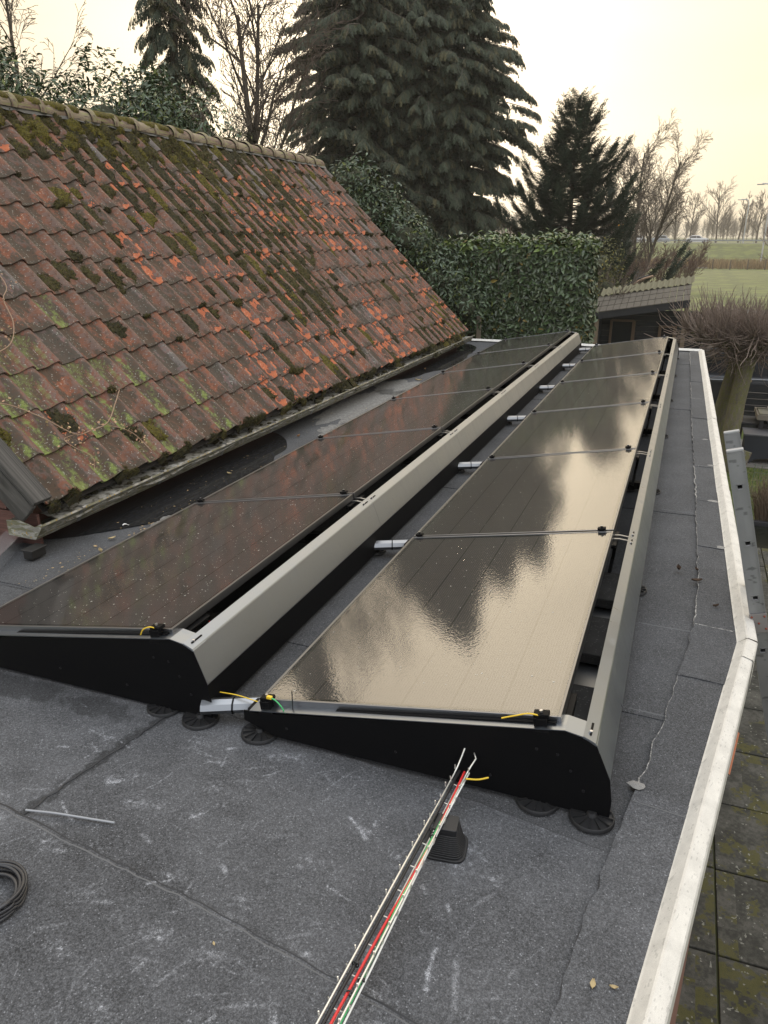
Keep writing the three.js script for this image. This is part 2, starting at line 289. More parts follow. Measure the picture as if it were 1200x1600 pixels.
// pale metal edge trim, in lengths with lap joints (profile across: inner slope, top, drop)
function trimPiece(a, b, lift, parent) {       // a, b: [x, z] of the inner foot
  const d = V(b[0] - a[0], 0, b[1] - a[1]), L = d.length(); d.normalize();
  const out = V(-d.z, 0, d.x); if (out.x < 0 && Math.abs(d.z) > 0.5) out.negate(); if (Math.abs(d.z) <= 0.5 && out.z > 0) out.negate();
  const pf = [[-0.004, 0.024], [0.003, 0.028], [0.034, 0.054], [0.041, 0.056], [0.078, 0.046], [0.083, 0.040], [0.083, -0.10], [0.078, -0.10]];
  const g = gridGeo(pf.length - 1, Math.max(2, Math.round(L / 0.12)), (u, v) => { const i = Math.round(u * (pf.length - 1)), [o, y] = pf[i]; const w = (vn(v * L * 2.2, i * 0.4, 17) - 0.5) * 0.0022; return V(a[0], 0, a[1]).addScaledVector(d, v * L).addScaledVector(out, o + (i === pf.length - 1 ? 0 : lift)).setY(y + lift + w); });
  const uv = g.attributes.uv; for (let i = 0; i < uv.count; i++) { const u = uv.getX(i) * (pf.length - 1), s = [0, 0.012, 0.06, 0.07, 0.13, 0.14, 0.28, 0.29][Math.round(u)]; uv.setXY(i, s, uv.getY(i) * L + a[1]); }
  const t = part('edge_trim', g.toNonIndexed(), M.trim, parent); t.geometry.computeVertexNormals(); return t;
}
const ex = (z) => [edgeX(z), z];
for (const [a, b, l] of [[-13.95, -11.2, 0], [-11.2, -8.48, 0.002], [-8.48, -5.95, 0], [-5.95, -3.74, 0.002]]) trimPiece(ex(a - 0.0), ex(b), l, bld);
trimPiece(ex(-3.76), [0.40, -3.56], 0.003, bld); trimPiece([0.40, -3.56], ex(-3.38), 0.003, bld);
trimPiece(ex(-3.4), ex(-0.6), 0, bld); trimPiece(ex(-0.62), ex(NEAR), 0.002, bld);
trimPiece([edgeX(FAR) + 0.05, -13.94], [-1.6, -13.94], 0.001, bld); trimPiece([-1.58, -13.95], [-4.05, -13.95], 0.003, bld);
M.shinyTrim = mat(0.85, 0.87, 0.9, 0.25, { metalness: 0.9 });
part('corner_trim', [bar(V(-3.80, 0.075, -3.52), V(-3.15, 0.075, -2.15), 0.12, 0.012), bar(V(-3.755, 0.02, -3.55), V(-3.105, 0.02, -2.18), 0.012, 0.11)], M.shinyTrim, bld, { label: 'bright zinc strip running off below the gutter end' });
M.blackPlastic = mat(0.012, 0.012, 0.013, 0.5);
M.drain = mat(0.015, 0.014, 0.013, 0.6);
part('overflow_spout', [rbox(0.07, 0.05, 0.11, -3.43, 0.045, -3.22, 0.008), rbox(0.085, 0.012, 0.12, -3.43, 0.074, -3.22, 0.004)], M.drain, bld);

// ---- standing water and damp felt along the old house
M.water = phys(0.02, 0.02, 0.021, 0.03, { ior: 1.33, bumpMap: tex(256, 256, (i, j) => fbm(i / 32, j / 32, 3, 3, 8), true, false), bumpScale: 0.0004 });
function pool(z0, z1, xr, seed, label) {            // a long pool against the old house wall, its right shore wandering
  const pts = [], n = 60; pts.push([-3.98, z1], [-3.98, z0]);
  for (let k = 0; k <= n; k++) { const t = k / n, e = Math.pow(Math.sin(Math.PI * clamp(t, 0.004, 0.996)), 0.3); pts.push([lerp(-3.98, Math.min(xr + 0.34 * (fbm(t * (z0 - z1) * 1.3, seed, 8, 4) - 0.5), -2.9), e), lerp(z0, z1, t)]); }
  return solo('puddle', slab(pts, 0.0125, 0.002), M.water, label, 'puddle', 'rain puddles beside the gutter');
}
pool(-3.42, -6.55, -3.02, 1, 'long dark puddle along the nearer half of the gutter');
pool(-9.55, -13.7, -3.12, 2, 'dark puddle along the far half of the gutter');
{ // sun-bleached silt left where puddles dried: thin grainy crust
  M.silt = new THREE.MeshStandardMaterial({ roughness: 0.95, side: THREE.DoubleSide, map: tex(256, 256, (i, j) => { const k = 0.08 + 0.2 * Math.pow(hash(i, j, 2) * 0.5 + vn(i / 6, j / 6, 3, 43) * 0.5, 1.5); return [k, k * 0.98, k * 0.93]; }) });
  M.silt.map.repeat.set(1.5, 1.5);
  const silt = (x, z, rx, rz, s) => { const pts = []; for (let k = 0; k < 70; k++) { const t = (k / 70) * 6.2832, n = 0.5 + 0.9 * fbm(Math.cos(t) * 3 + s * 5, Math.sin(t) * 3, 9, 4); pts.push([Math.min(x + Math.cos(t) * rx * n, -2.88), z + Math.sin(t) * rz * n]); } const m = part('dried_silt', slab(pts, x > -3.04 ? 0.0152 : 0.0108, 0.0012), M.silt, bld, { stuff: true }); return m; };
  silt(-3.25, -8.1, 0.36, 1.2, 1); silt(-3.05, -6.85, 0.22, 0.3, 2); silt(-3.0, -4.0, 0.14, 0.2, 3); silt(-3.3, -9.2, 0.32, 0.5, 4);
}

// ================================================================== solar panels
const W = 1.134, PITCH = 1.8206, TILT = 0.16914;
const ROWS = { left: { x: -2.8456, y: 0.171, z: -2.2199 }, right: { x: -1.3427, y: 0.147, z: -2.2019 } };
M.frame = mat(0.24, 0.24, 0.245, 0.3, { metalness: 0.95 });
M.cell = new THREE.MeshStandardMaterial({ roughness: 0.55, side: THREE.DoubleSide, map: tex(256, 512, (i, j) => {
  const u = i / 256, v = j / 512; let k = 0.010; const b = (u * 16) % 1, c = (v * 10) % 1;
  if (Math.abs(b - 0.5) < 0.10) k = 0.06; if (c < 0.02) k = 0.002; k += (hash(i >> 2, j, 4) - 0.5) * 0.002;
  return [k * 1.15, k, k * 0.98];
}) });
M.backsheet = mat(0.002, 0.002, 0.0022, 0.7);
const glassBump = tex(512, 512, (i, j) => fbm(i / 8, j / 8, 5, 3, 64), true, false);
glassBump.repeat.set(1 / 0.55, 1 / 0.55);
M.glass = phys(1, 1, 1, 0.045, { transmission: 1, thickness: 0, ior: 2.5, bumpMap: glassBump, bumpScale: 0.00016 });
M.speck = mat(0.5, 0.49, 0.45, 0.9);
const PL = 1.80, frameH = 0.035, fw = 0.011;
const gFrame = merge([rbox(fw, frameH, PL, fw / 2, -frameH / 2, -PL / 2, 0.0015), rbox(fw, frameH, PL, W - fw / 2, -frameH / 2, -PL / 2, 0.0015), rbox(W - 2 * fw, frameH, fw, W / 2, -frameH / 2, -fw / 2, 0.0015), rbox(W - 2 * fw, frameH, fw, W / 2, -frameH / 2, -PL + fw / 2, 0.0015)]);
const inner = W - 2 * fw, cs = (inner - 0.03) / 6;
const gCell = new THREE.PlaneGeometry(cs - 0.006, PL - 0.06).rotateX(-Math.PI / 2);
{ const uv = gCell.attributes.uv; for (let i = 0; i < uv.count; i++) uv.setXY(i, uv.getX(i), uv.getY(i) * ((PL - 0.06) / 0.95)); }
const gBack = new THREE.PlaneGeometry(inner, PL - 2 * fw).rotateX(-Math.PI / 2).translate(W / 2, -0.009, -PL / 2);
const gGlass = new THREE.PlaneGeometry(inner + 0.002, PL - 2 * fw + 0.002).rotateX(-Math.PI / 2).translate(W / 2, -0.0025, -PL / 2);
{ const p = gGlass.attributes.position, uv = gGlass.attributes.uv; for (let i = 0; i < p.count; i++) uv.setXY(i, p.getX(i), p.getZ(i)); }
function specks(n, seed, hi) { const r = rng(seed), a = new Acc(), up = V(0, 1, 0); for (let k = 0; k < n; k++) { const x = 0.02 + Math.pow(r(), hi ? 0.75 : 1) * (inner - 0.03), z = -0.02 - r() * (PL - 0.05), q = 0.0016 + r() * r() * r() * 0.0045, t = r() * 6.28; const c = V(x, -0.0012, z), P = (j) => V(x + Math.cos(t + j * 1.2566) * q * (0.7 + 0.6 * r()), -0.0016, z + Math.sin(t + j * 1.2566) * q); const ps = [0, 1, 2, 3, 4].map(P); for (let j = 0; j < 5; j++) a.tri(c, ps[(j + 1) % 5], ps[j], up); } return a.geo(); }
const speckV = [specks(330, 61, true), specks(560, 62, true), specks(170, 63, true)];
const ord = ['nearest', 'second', 'third', 'fourth', 'fifth', 'farthest'];
for (const side of ['left', 'right']) for (let k = 0; k < 6; k++) {
  const r0 = ROWS[side];
  const g = thing('solar_panel', k === 0 ? `nearest black solar panel of the ${side} row, its front edge by the black end plate` : k === 5 ? `farthest black solar panel of the ${side} row, by the far roof end` : `${ord[k]} black solar panel from the front in the ${side} row`, 'solar panel', 'solar panels on the flat roof', [r0.x, r0.y, r0.z - k * PITCH - 0.0]);
  g.rotation.z = TILT + (R() - 0.5) * 0.004; g.rotation.x = (R() - 0.5) * 0.003;
  part('frame', gFrame, M.frame, g); part('backsheet', gBack, M.backsheet, g);
  for (let c = 0; c < 6; c++) part('cell_string', gCell, M.cell, g, { pos: [fw + 0.015 + cs * (c + 0.5), -0.0065, -PL / 2] });
  part('glass', gGlass, M.glass, g);
  part('dust_specks', speckV[side === 'left' ? (k + 1) % 2 : 2], M.speck, g, { stuff: true });
}

// ---- mounting racks
M.rackMetal = mat(0.30, 0.325, 0.36, 0.5, { metalness: 1, roughnessMap: tex(256, 256, (i, j) => 0.5 + 0.3 * fbm(i / 40, j / 14, 77, 5, 0) + (fbm(i / 9, j / 9, 79, 3) > 0.74 ? 0.15 : 0), true, false) });
M.galv = mat(0.30, 0.31, 0.325, 0.38, { metalness: 1 });
M.black = phys(0.004, 0.004, 0.0045, 0.5, { specularIntensity: 0.22 });
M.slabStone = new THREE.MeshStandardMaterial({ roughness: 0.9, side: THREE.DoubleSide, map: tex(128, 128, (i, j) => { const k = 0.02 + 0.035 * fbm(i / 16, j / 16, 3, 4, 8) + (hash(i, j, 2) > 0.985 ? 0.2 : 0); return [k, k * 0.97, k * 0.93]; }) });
M.screw = mat(0.03, 0.03, 0.032, 0.35, { metalness: 0.6 });
M.bolt = mat(0.6, 0.6, 0.62, 0.3, { metalness: 1 });
function padGeo() {                            // ribbed round roof foot
  const l = [new THREE.LatheGeometry([[0.001, 0.012], [0.02, 0.014], [0.064, 0.008], [0.068, 0.012], [0.072, 0.012], [0.074, 0.0]].map((p) => new THREE.Vector2(...p)), 28), new THREE.CylinderGeometry(0.014, 0.022, 0.02, 14).translate(0, 0.016, 0)];
  for (let i = 0; i < 12; i++) l.push(box(0.045, 0.010, 0.003, 0.045, 0.012, 0).rotateY((i / 12) * Math.PI * 2));
  return merge(l);
}
const gPad = padGeo();
const gClamp = merge([rbox(0.042, 0.012, 0.03, 0, 0.008, 0, 0.002), rbox(0.026, 0.03, 0.026, 0, -0.008, 0, 0.002), cyl(0.007, 0.007, 0.01, 0, 0.018, 0, 8)]);
const gEndClamp = merge([rbox(0.05, 0.014, 0.034, 0, 0.008, -0.004, 0.002), rbox(0.036, 0.04, 0.03, 0, -0.018, 0.006, 0.002), rbox(0.012, 0.05, 0.012, -0.018, -0.02, 0.016, 0.002), rbox(0.05, 0.01, 0.05, 0, -0.04, 0.008, 0.002)]);
const gBoltTop = cyl(0.006, 0.006, 0.008, 0, 0.02, -0.002, 6);
function rack(side) {
  const r0 = ROWS[side], hx = r0.x + W * Math.cos(TILT), hy = r0.y + W * Math.sin(TILT), zN = r0.z, zF = r0.z - 6 * PITCH + 0.02;
  const g = thing('mounting_rack', `low metal mounting rack with black end plate under the ${side} row of panels`, 'solar rack', 'solar mounting racks', [r0.x, 0, r0.z]);
  const X = (x) => x - r0.x, Z = (z) => z - r0.z;
  const add = (n, geo, m, o) => part(n, (Array.isArray(geo) ? merge(geo) : geo).translate(-r0.x, 0, -r0.z), m, g, o);
  // end plates
  const yl = r0.y - 0.045, yh = hy - 0.045;
  const plate = [[r0.x - 0.045, yl + 0.012], [r0.x - 0.045, yl - 0.03], [r0.x + 0.09, 0.028], [hx + 0.184, 0.022], [hx + 0.186, 0.09], [hx + 0.174, 0.17], [hx + 0.124, hy - 0.054], [hx + 0.08, hy - 0.034], [hx + 0.02, yh + 0.028], [r0.x + 0.02, yl + 0.012]];
  add('end_plate', extr(plate, zN + 0.040, zN + 0.044), M.black);
  add('end_plate', extr(plate, zF - 0.044, zF - 0.040), M.black);
  for (const [fx, fy] of [[0.12, 0.5], [0.5, 0.35], [0.8, 0.25], [0.93, 0.8], [0.99, 0.75], [1.03, 0.55], [1.07, 0.3]]) { const px = r0.x + fx * W, top = lerp(yl, yh, clamp(fx)); part('screw', cyl(0.005, 0.005, 0.004, 0, 0, 0, 6).rotateX(Math.PI / 2).translate(px - r0.x, 0.03 + (top - 0.03) * fy, 0.046), M.screw, g); }
  // bent top flange of the end plate, a bare metal ledge
  const ledge = (zz) => [extr([[r0.x - 0.02, yl + 0.017], [r0.x - 0.02, yl + 0.014], [hx + 0.02, yh + 0.026], [hx + 0.080, hy - 0.030], [hx + 0.122, hy - 0.052], [hx + 0.124, hy - 0.048], [hx + 0.081, hy - 0.026], [hx + 0.02, yh + 0.029]], zz - 0.045, zz + 0.045)];
  add('end_flange', ledge(zN), M.rackMetal); add('end_flange', ledge(zF + 0.0), M.rackMetal);
  add('front_rail', bar(V(r0.x + 0.01, yl + 0.004, zN + 0.008), V(hx - 0.01, yh + 0.016, zN + 0.008), 0.02, 0.03), M.black);
  // wind deflector in one length per panel
  const pf = [[hx + 0.078, hy - 0.034], [hx + 0.079, hy - 0.024], [hx + 0.119, hy - 0.043], [hx + 0.123, hy - 0.048], [hx + 0.175, hy - 0.184], [hx + 0.172, hy - 0.190], [hx + 0.155, hy - 0.194]];
  add('skirt', extr([[hx + 0.165, hy - 0.186], [hx + 0.168, hy - 0.186], [hx + 0.172, 0.03], [hx + 0.168, 0.03]], zF - 0.036, zN + 0.036), M.black);
  const slotN = [];
  for (let k = 0; k < 6; k++) {
    const z0 = (k ? zN + 0.0015 : zN + 0.043) - k * PITCH, z1 = k < 5 ? zN + 0.003 - (k + 1) * PITCH : zF - 0.043;
    const d = add('wind_deflector', sheetProfile(pf, z0, z1, 0.0015), M.rackMetal);
    for (const zz of [z0 - 0.06, z1 + 0.06]) { const s = part('bolt_slot', rbox(0.008, 0.004, 0.07, X(hx + 0.099), hy - 0.0325, Z(zz), 0.002).translate(0, 0, 0), M.black, d); const b = part('bolt', cyl(0.0055, 0.0055, 0.007, X(hx + 0.099), hy - 0.029, Z(zz + 0.02), 6), M.bolt, d); s.rotation.z = 0; b.rotation.z = 0; }
  }
  for (let k = 0; k <= 6; k++) {
    const zc = k === 0 ? zN - 0.03 : k === 6 ? zF + 0.03 : zN - k * PITCH + 0.01;
    const railZ = k === 0 ? zN - 0.115 : k === 6 ? zF + 0.115 : zc;
    add('base_rail', [rbox(hx - r0.x + 0.10, 0.05, 0.06, (hx + r0.x) / 2 + 0.04, 0.055, railZ, 0.006)], M.black);
    // black plastic trestle under the high edge
    add('trestle', [bar(V(hx + 0.0, 0.07, railZ - 0.08), V(hx + 0.02, hy - 0.05, railZ + 0.08), 0.016), bar(V(hx + 0.0, 0.07, railZ + 0.08), V(hx + 0.02, hy - 0.05, railZ - 0.08), 0.016), rbox(0.03, 0.02, 0.22, hx + 0.012, hy - 0.052, railZ, 0.003)], M.black);
    if (k > 0 && k < 6) for (const dz of [-0.028, 0.028]) add('bracket', [bar(V(hx - 0.02, hy - 0.04, zc + dz), V(hx + 0.035, hy - 0.034, zc + dz), 0.014, 0.004), bar(V(hx + 0.034, hy - 0.034, zc + dz), V(hx + 0.095, hy - 0.04, zc + dz), 0.014, 0.004)], M.galv);
    for (const px of [r0.x + 0.01, hx - 0.05, hx + 0.13]) { if (k === 0 && px > hx) add('roof_pad', gPad.clone().translate(hx + 0.13, 0.012, zN + 0.045), M.blackPlastic); else add('roof_pad', gPad.clone().translate(px, 0.012, k === 0 ? zN + 0.025 : railZ), M.blackPlastic); }
    // clamps
    for (const e of [0.012, W - 0.04]) {
      const cx = r0.x + e * Math.cos(TILT), cy = r0.y + e * Math.sin(TILT);
      const zq = k === 0 ? zN + 0.012 : k === 6 ? zF - 0.012 : zN - k * PITCH + 0.0103;
      const off = e < 0.1 ? 0.03 : -0.02;
      const cl = add('panel_clamp', (k === 0 || k === 6 ? gEndClamp.clone() : gClamp.clone()).rotateZ(TILT).translate(cx + off, cy + 0.004 + off * 0.17, zq), M.black);
      part('bolt', gBoltTop.clone().rotateZ(TILT).translate(cx + off - r0.x, cy + 0.004 + off * 0.17, zq - r0.z), M.bolt, cl);
    }
  }
  return { g, add, hx, hy, zN, zF };
}
const rkL = rack('left'), rkR = rack('right');
// octagonal tubes that tie the two rows together
for (let k = 0; k <= 6; k++) {
  const z = k === 0 ? rkR.zN - 0.02 : k === 6 ? rkR.zF + 0.03 : rkR.zN - k * PITCH + 0.01;
  const xa = rkL.hx + 0.135, xb = ROWS.right.x - 0.02;
  const t = rkR.add('coupling_tube', new THREE.CylinderGeometry(0.032, 0.032, xb - xa, 8).rotateX(Math.PI / 8).rotateZ(Math.PI / 2).scale(1, 0.9, 1.15).toNonIndexed().translate((xa + xb) / 2, 0.075, z), M.galv); t.geometry.computeVertexNormals();
  rkR.add('tube_socket', [rbox(0.05, 0.07, 0.08, xb - 0.0, 0.075, z, 0.008), rbox(0.018, 0.062, 0.076, xa + 0.018, 0.075, z, 0.006), new THREE.CylinderGeometry(0.0345, 0.0345, 0.006, 8).rotateX(Math.PI / 8).rotateZ(Math.PI / 2).scale(1, 0.9, 1.15).translate((xa + xb) / 2 + 0.005, 0.075, z)], M.black);
}
// ballast trays and paving slabs seen in the gap behind the right row, and under the left one
const tray = (rk, za, zb) => rk.add('ballast_tray', sheetProfile([[rk.hx - 0.55, 0.075], [rk.hx - 0.545, 0.052], [rk.hx + 0.15, 0.052], [rk.hx + 0.155, 0.075]], za, zb, 0.002), M.galv);
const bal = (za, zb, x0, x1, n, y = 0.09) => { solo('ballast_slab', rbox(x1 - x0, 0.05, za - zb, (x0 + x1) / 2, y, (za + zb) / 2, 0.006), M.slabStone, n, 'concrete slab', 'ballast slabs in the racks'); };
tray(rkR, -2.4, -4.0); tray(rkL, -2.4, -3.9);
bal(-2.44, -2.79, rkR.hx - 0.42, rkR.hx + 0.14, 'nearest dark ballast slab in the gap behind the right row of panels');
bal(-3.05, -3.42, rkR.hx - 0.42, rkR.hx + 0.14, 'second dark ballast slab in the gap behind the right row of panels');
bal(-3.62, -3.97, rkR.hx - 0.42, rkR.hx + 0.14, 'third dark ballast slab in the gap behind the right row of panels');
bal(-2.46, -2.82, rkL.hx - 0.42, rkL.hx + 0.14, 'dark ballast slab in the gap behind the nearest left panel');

// earth wires and cables on the racks
M.yellow = mat(0.75, 0.5, 0.03, 0.45); M.green = mat(0.06, 0.42, 0.14, 0.45); M.red = mat(0.62, 0.03, 0.03, 0.4); M.cable = mat(0.014, 0.014, 0.015, 0.38); M.white = mat(0.75, 0.75, 0.72, 0.45);
const clampAt = (side, e) => { const r0 = ROWS[side]; return V(r0.x + e * Math.cos(TILT), r0.y + e * Math.sin(TILT) + 0.012, r0.z + 0.02); };
{
  const a = clampAt('left', W - 0.06);
  solo('earth_wire', tube([a.clone(), a.clone().add(V(-0.02, 0.008, 0.012)), a.clone().add(V(-0.045, -0.004, 0.02)), a.clone().add(V(-0.06, -0.03, 0.02))], 0.0026, 8), M.yellow, 'short yellow wire at the front clamp of the left row', 'wire');
  const b = clampAt('right', W - 0.06);
  solo('earth_wire', tube([b.clone(), b.clone().add(V(-0.04, 0.006, 0.01)), b.clone().add(V(-0.08, -0.006, 0.018)), b.clone().add(V(-0.125, -0.024, 0.022))], 0.0026, 8), M.yellow, 'short yellow wire at the high front clamp of the right row', 'wire');
  const c = clampAt('right', 0.042);
  solo('earth_wire', tube([c.clone(), c.clone().add(V(0.03, 0.012, 0.004)), c.clone().add(V(0.065, -0.004, 0.012)), c.clone().add(V(0.085, -0.034, 0.012))], 0.0026, 8), M.green, 'curved green wire at the low front clamp of the right row', 'wire');
  solo('wire_connector', rbox(0.022, 0.012, 0.014, c.x + 0.014, c.y + 0.012, c.z, 0.003), M.yellow, 'small yellow connector on the low front clamp of the right row', 'connector');
  solo('cable_tie', tube([c.clone().add(V(0.11, -0.03, 0)), c.clone().add(V(0.112, 0.02, 0.004)), c.clone().add(V(0.113, 0.065, 0.006))], 0.0024, 6), M.cable, 'upright black cable tie tail by the right row front edge', 'cable tie');
  solo('earth_wire', tube([V(-1.54, 0.112, -2.235), V(-1.46, 0.118, -2.232), V(-1.38, 0.112, -2.23), V(-1.31, 0.12, -2.21)], 0.0022, 8), M.yellow, 'yellow and green wire lying along the front coupling tube', 'wire');
  solo('panel_cable', tube([V(rkL.hx + 0.04, 0.12, -2.30), V(rkL.hx + 0.055, 0.19, -2.36), V(rkL.hx + 0.03, 0.24, -2.46), V(rkL.hx - 0.05, 0.26, -2.52)], 0.0035, 8), M.red, 'red cable looping in the gap beside the nearest left panel', 'cable');
  solo('panel_cable', tube([V(rkL.hx + 0.05, 0.10, -2.6), V(rkL.hx + 0.04, 0.2, -2.9), V(rkL.hx + 0.06, 0.12, -3.2), V(rkL.hx + 0.02, 0.24, -3.6), V(rkL.hx + 0.05, 0.13, -3.95)], 0.0035, 8), M.cable, 'black cable sagging in the gap beside the left row', 'cable');
}

// ================================================================== wire tray with cables, and roof bits
M.steel = mat(0.80, 0.78, 0.72, 0.32, { metalness: 0.75 });
{
  const TY = 0.125;
  const railL = (t) => V(lerp(-0.538, -0.640, t), TY, lerp(-2.11, -0.2, t)), railR = (t) => V(lerp(-0.498, -0.590, t), TY, lerp(-2.11, -0.2, t));
  const g = thing('wire_cable_tray', 'narrow galvanised wire cable tray running from the right rack towards the viewer', 'cable tray');
  part('side_wire', tube([railL(-0.01).add(V(0.012, 0.05, -0.02)), railL(0), railL(0.25), railL(0.5), railL(0.75), railL(1)], 0.0028, 7, 60), M.steel, g);
  part('side_wire', tube([railR(-0.01).add(V(0.004, 0.035, -0.025)), railR(-0.012).add(V(0.018, 0.04, -0.01)), railR(0), railR(0.25), railR(0.5), railR(0.75), railR(1)], 0.0028, 7, 60), M.steel, g);
  part('bottom_wire', tube([railL(0).lerp(railR(0), 0.5).add(V(0, -0.028, 0)), railL(1).lerp(railR(1), 0.5).add(V(0, -0.028, 0))], 0.0022, 6, 8), M.steel, g);
  for (let i = 0; i < 20; i++) { const t = 0.03 + i * 0.05, a = railL(t), b = railR(t); part('rung', tube([a.clone().add(V(-0.006, 0.003, 0)), a.clone().add(V(0.002, -0.022, 0.002)), a.clone().lerp(b, 0.5).add(V(0, -0.03, 0)), b.clone().add(V(-0.002, -0.022, 0.002)), b.clone().add(V(0.006, 0.003, 0))], 0.0021, 6, 16), M.steel, g); 
    for (const w of [a, b]) part('wire_tip', cyl(0.0021, 0.0021, 0.016, w.x + (w === a ? -0.003 : 0.003), w.y + 0.005, w.z - 0.048, 6), M.steel, g); }
  const run = (name, m, off, r, label, seed, f = () => 0) => { const q = rng(seed), p = []; for (let i = 0; i <= 24; i++) { const t = i / 24; p.push(railL(t).lerp(railR(t), off + f(t) + (q() - 0.5) * 0.012).add(V(0, -0.014 + (q() - 0.5) * 0.0015, 0))); } return solo(name, tube(p, r, 8, 120), m, label, 'cable'); };
  run('black_cable', M.cable, 0.18, 0.005, 'black cable along the left side of the wire tray', 1);
  run('red_cable', M.red, 0.62, 0.004, 'red cable running down the wire tray', 2, (t) => 0.22 * Math.sin(t * 9) * (t < 0.35 ? 1 : 0.3));
  run('green_cable', M.green, 0.88, 0.0036, 'green cable along the right side of the wire tray', 3, (t) => -0.1 * Math.sin(t * 8));
  run('white_cable', M.white, 1.06, 0.0026, 'thin whitish cable along the right wire of the tray', 4, (t) => -0.1 * Math.sin(t * 8 + 0.4));
  solo('wire_end', tube([railR(0.02).add(V(0, -0.01, 0)), V(-0.46, 0.11, -2.09), V(-0.43, 0.115, -2.105)], 0.003, 7), M.yellow, 'loose yellow and green wire end at the top of the tray', 'wire');
  [[0.155, 0.5], [0.17, 0.8], [0.42, 0.2], [0.46, 0.7], [0.44, 0.95]].forEach(([t, o], i) => { const c = railL(t).lerp(railR(t), o).add(V(0, -0.014, 0)); solo('tray_tie', [new THREE.TorusGeometry(0.0085, 0.002, 6, 14).translate(c.x, c.y, c.z), rbox(0.006, 0.006, 0.008, c.x + 0.006, c.y + 0.008, c.z, 0.001)], M.cable, ['black tie on the cable tray above the rubber foot', 'black tie on the red and green cables above the rubber foot', 'black tie round the black cable halfway down the tray', 'black tie round the red cable halfway down the tray', 'black tie round the green cable halfway down the tray'][i], 'cable tie', 'cable ties on the wire tray'); });
  // ribbed rubber foot
  const f = thing('tray_support_foot', 'black ribbed rubber support foot under the wire tray', 'roof support', null, [-0.505, 0.008, -1.868], 0.12);
  const sq = (n, w, d, y, rr = 0.35) => { const s = new THREE.Shape(), k = Math.min(w, d) * rr; s.moveTo(-w + k, -d); s.lineTo(w - k, -d); s.quadraticCurveTo(w, -d, w, -d + k); s.lineTo(w, d - k); s.quadraticCurveTo(w, d, w - k, d); s.lineTo(-w + k, d); s.quadraticCurveTo(-w, d, -w, d - k); s.lineTo(-w, -d + k); s.quadraticCurveTo(-w, -d, -w + k, -d); return new THREE.ExtrudeGeometry(s, { depth: n, bevelEnabled: true, bevelSize: 0.0015, bevelThickness: 0.0012, bevelSegments: 1, curveSegments: 6 }).rotateX(-Math.PI / 2).translate(0, y, 0); };
  part('base', sq(0.008, 0.066, 0.062, 0, 0.6), M.blackPlastic, f);
  for (let i = 0; i < 11; i++) { const t = i / 10, w = lerp(0.058, 0.039, Math.pow(t, 0.8)); part('rib', sq(0.0028, w, w * 0.95, 0.0105 + i * 0.0062, lerp(0.6, 0.35, t)), M.blackPlastic, f); }
  part('core', sq(0.07, 0.036, 0.034, 0.005), M.blackPlastic, f); part('cap', sq(0.018, 0.036, 0.033, 0.078, 0.25), M.blackPlastic, f);
}
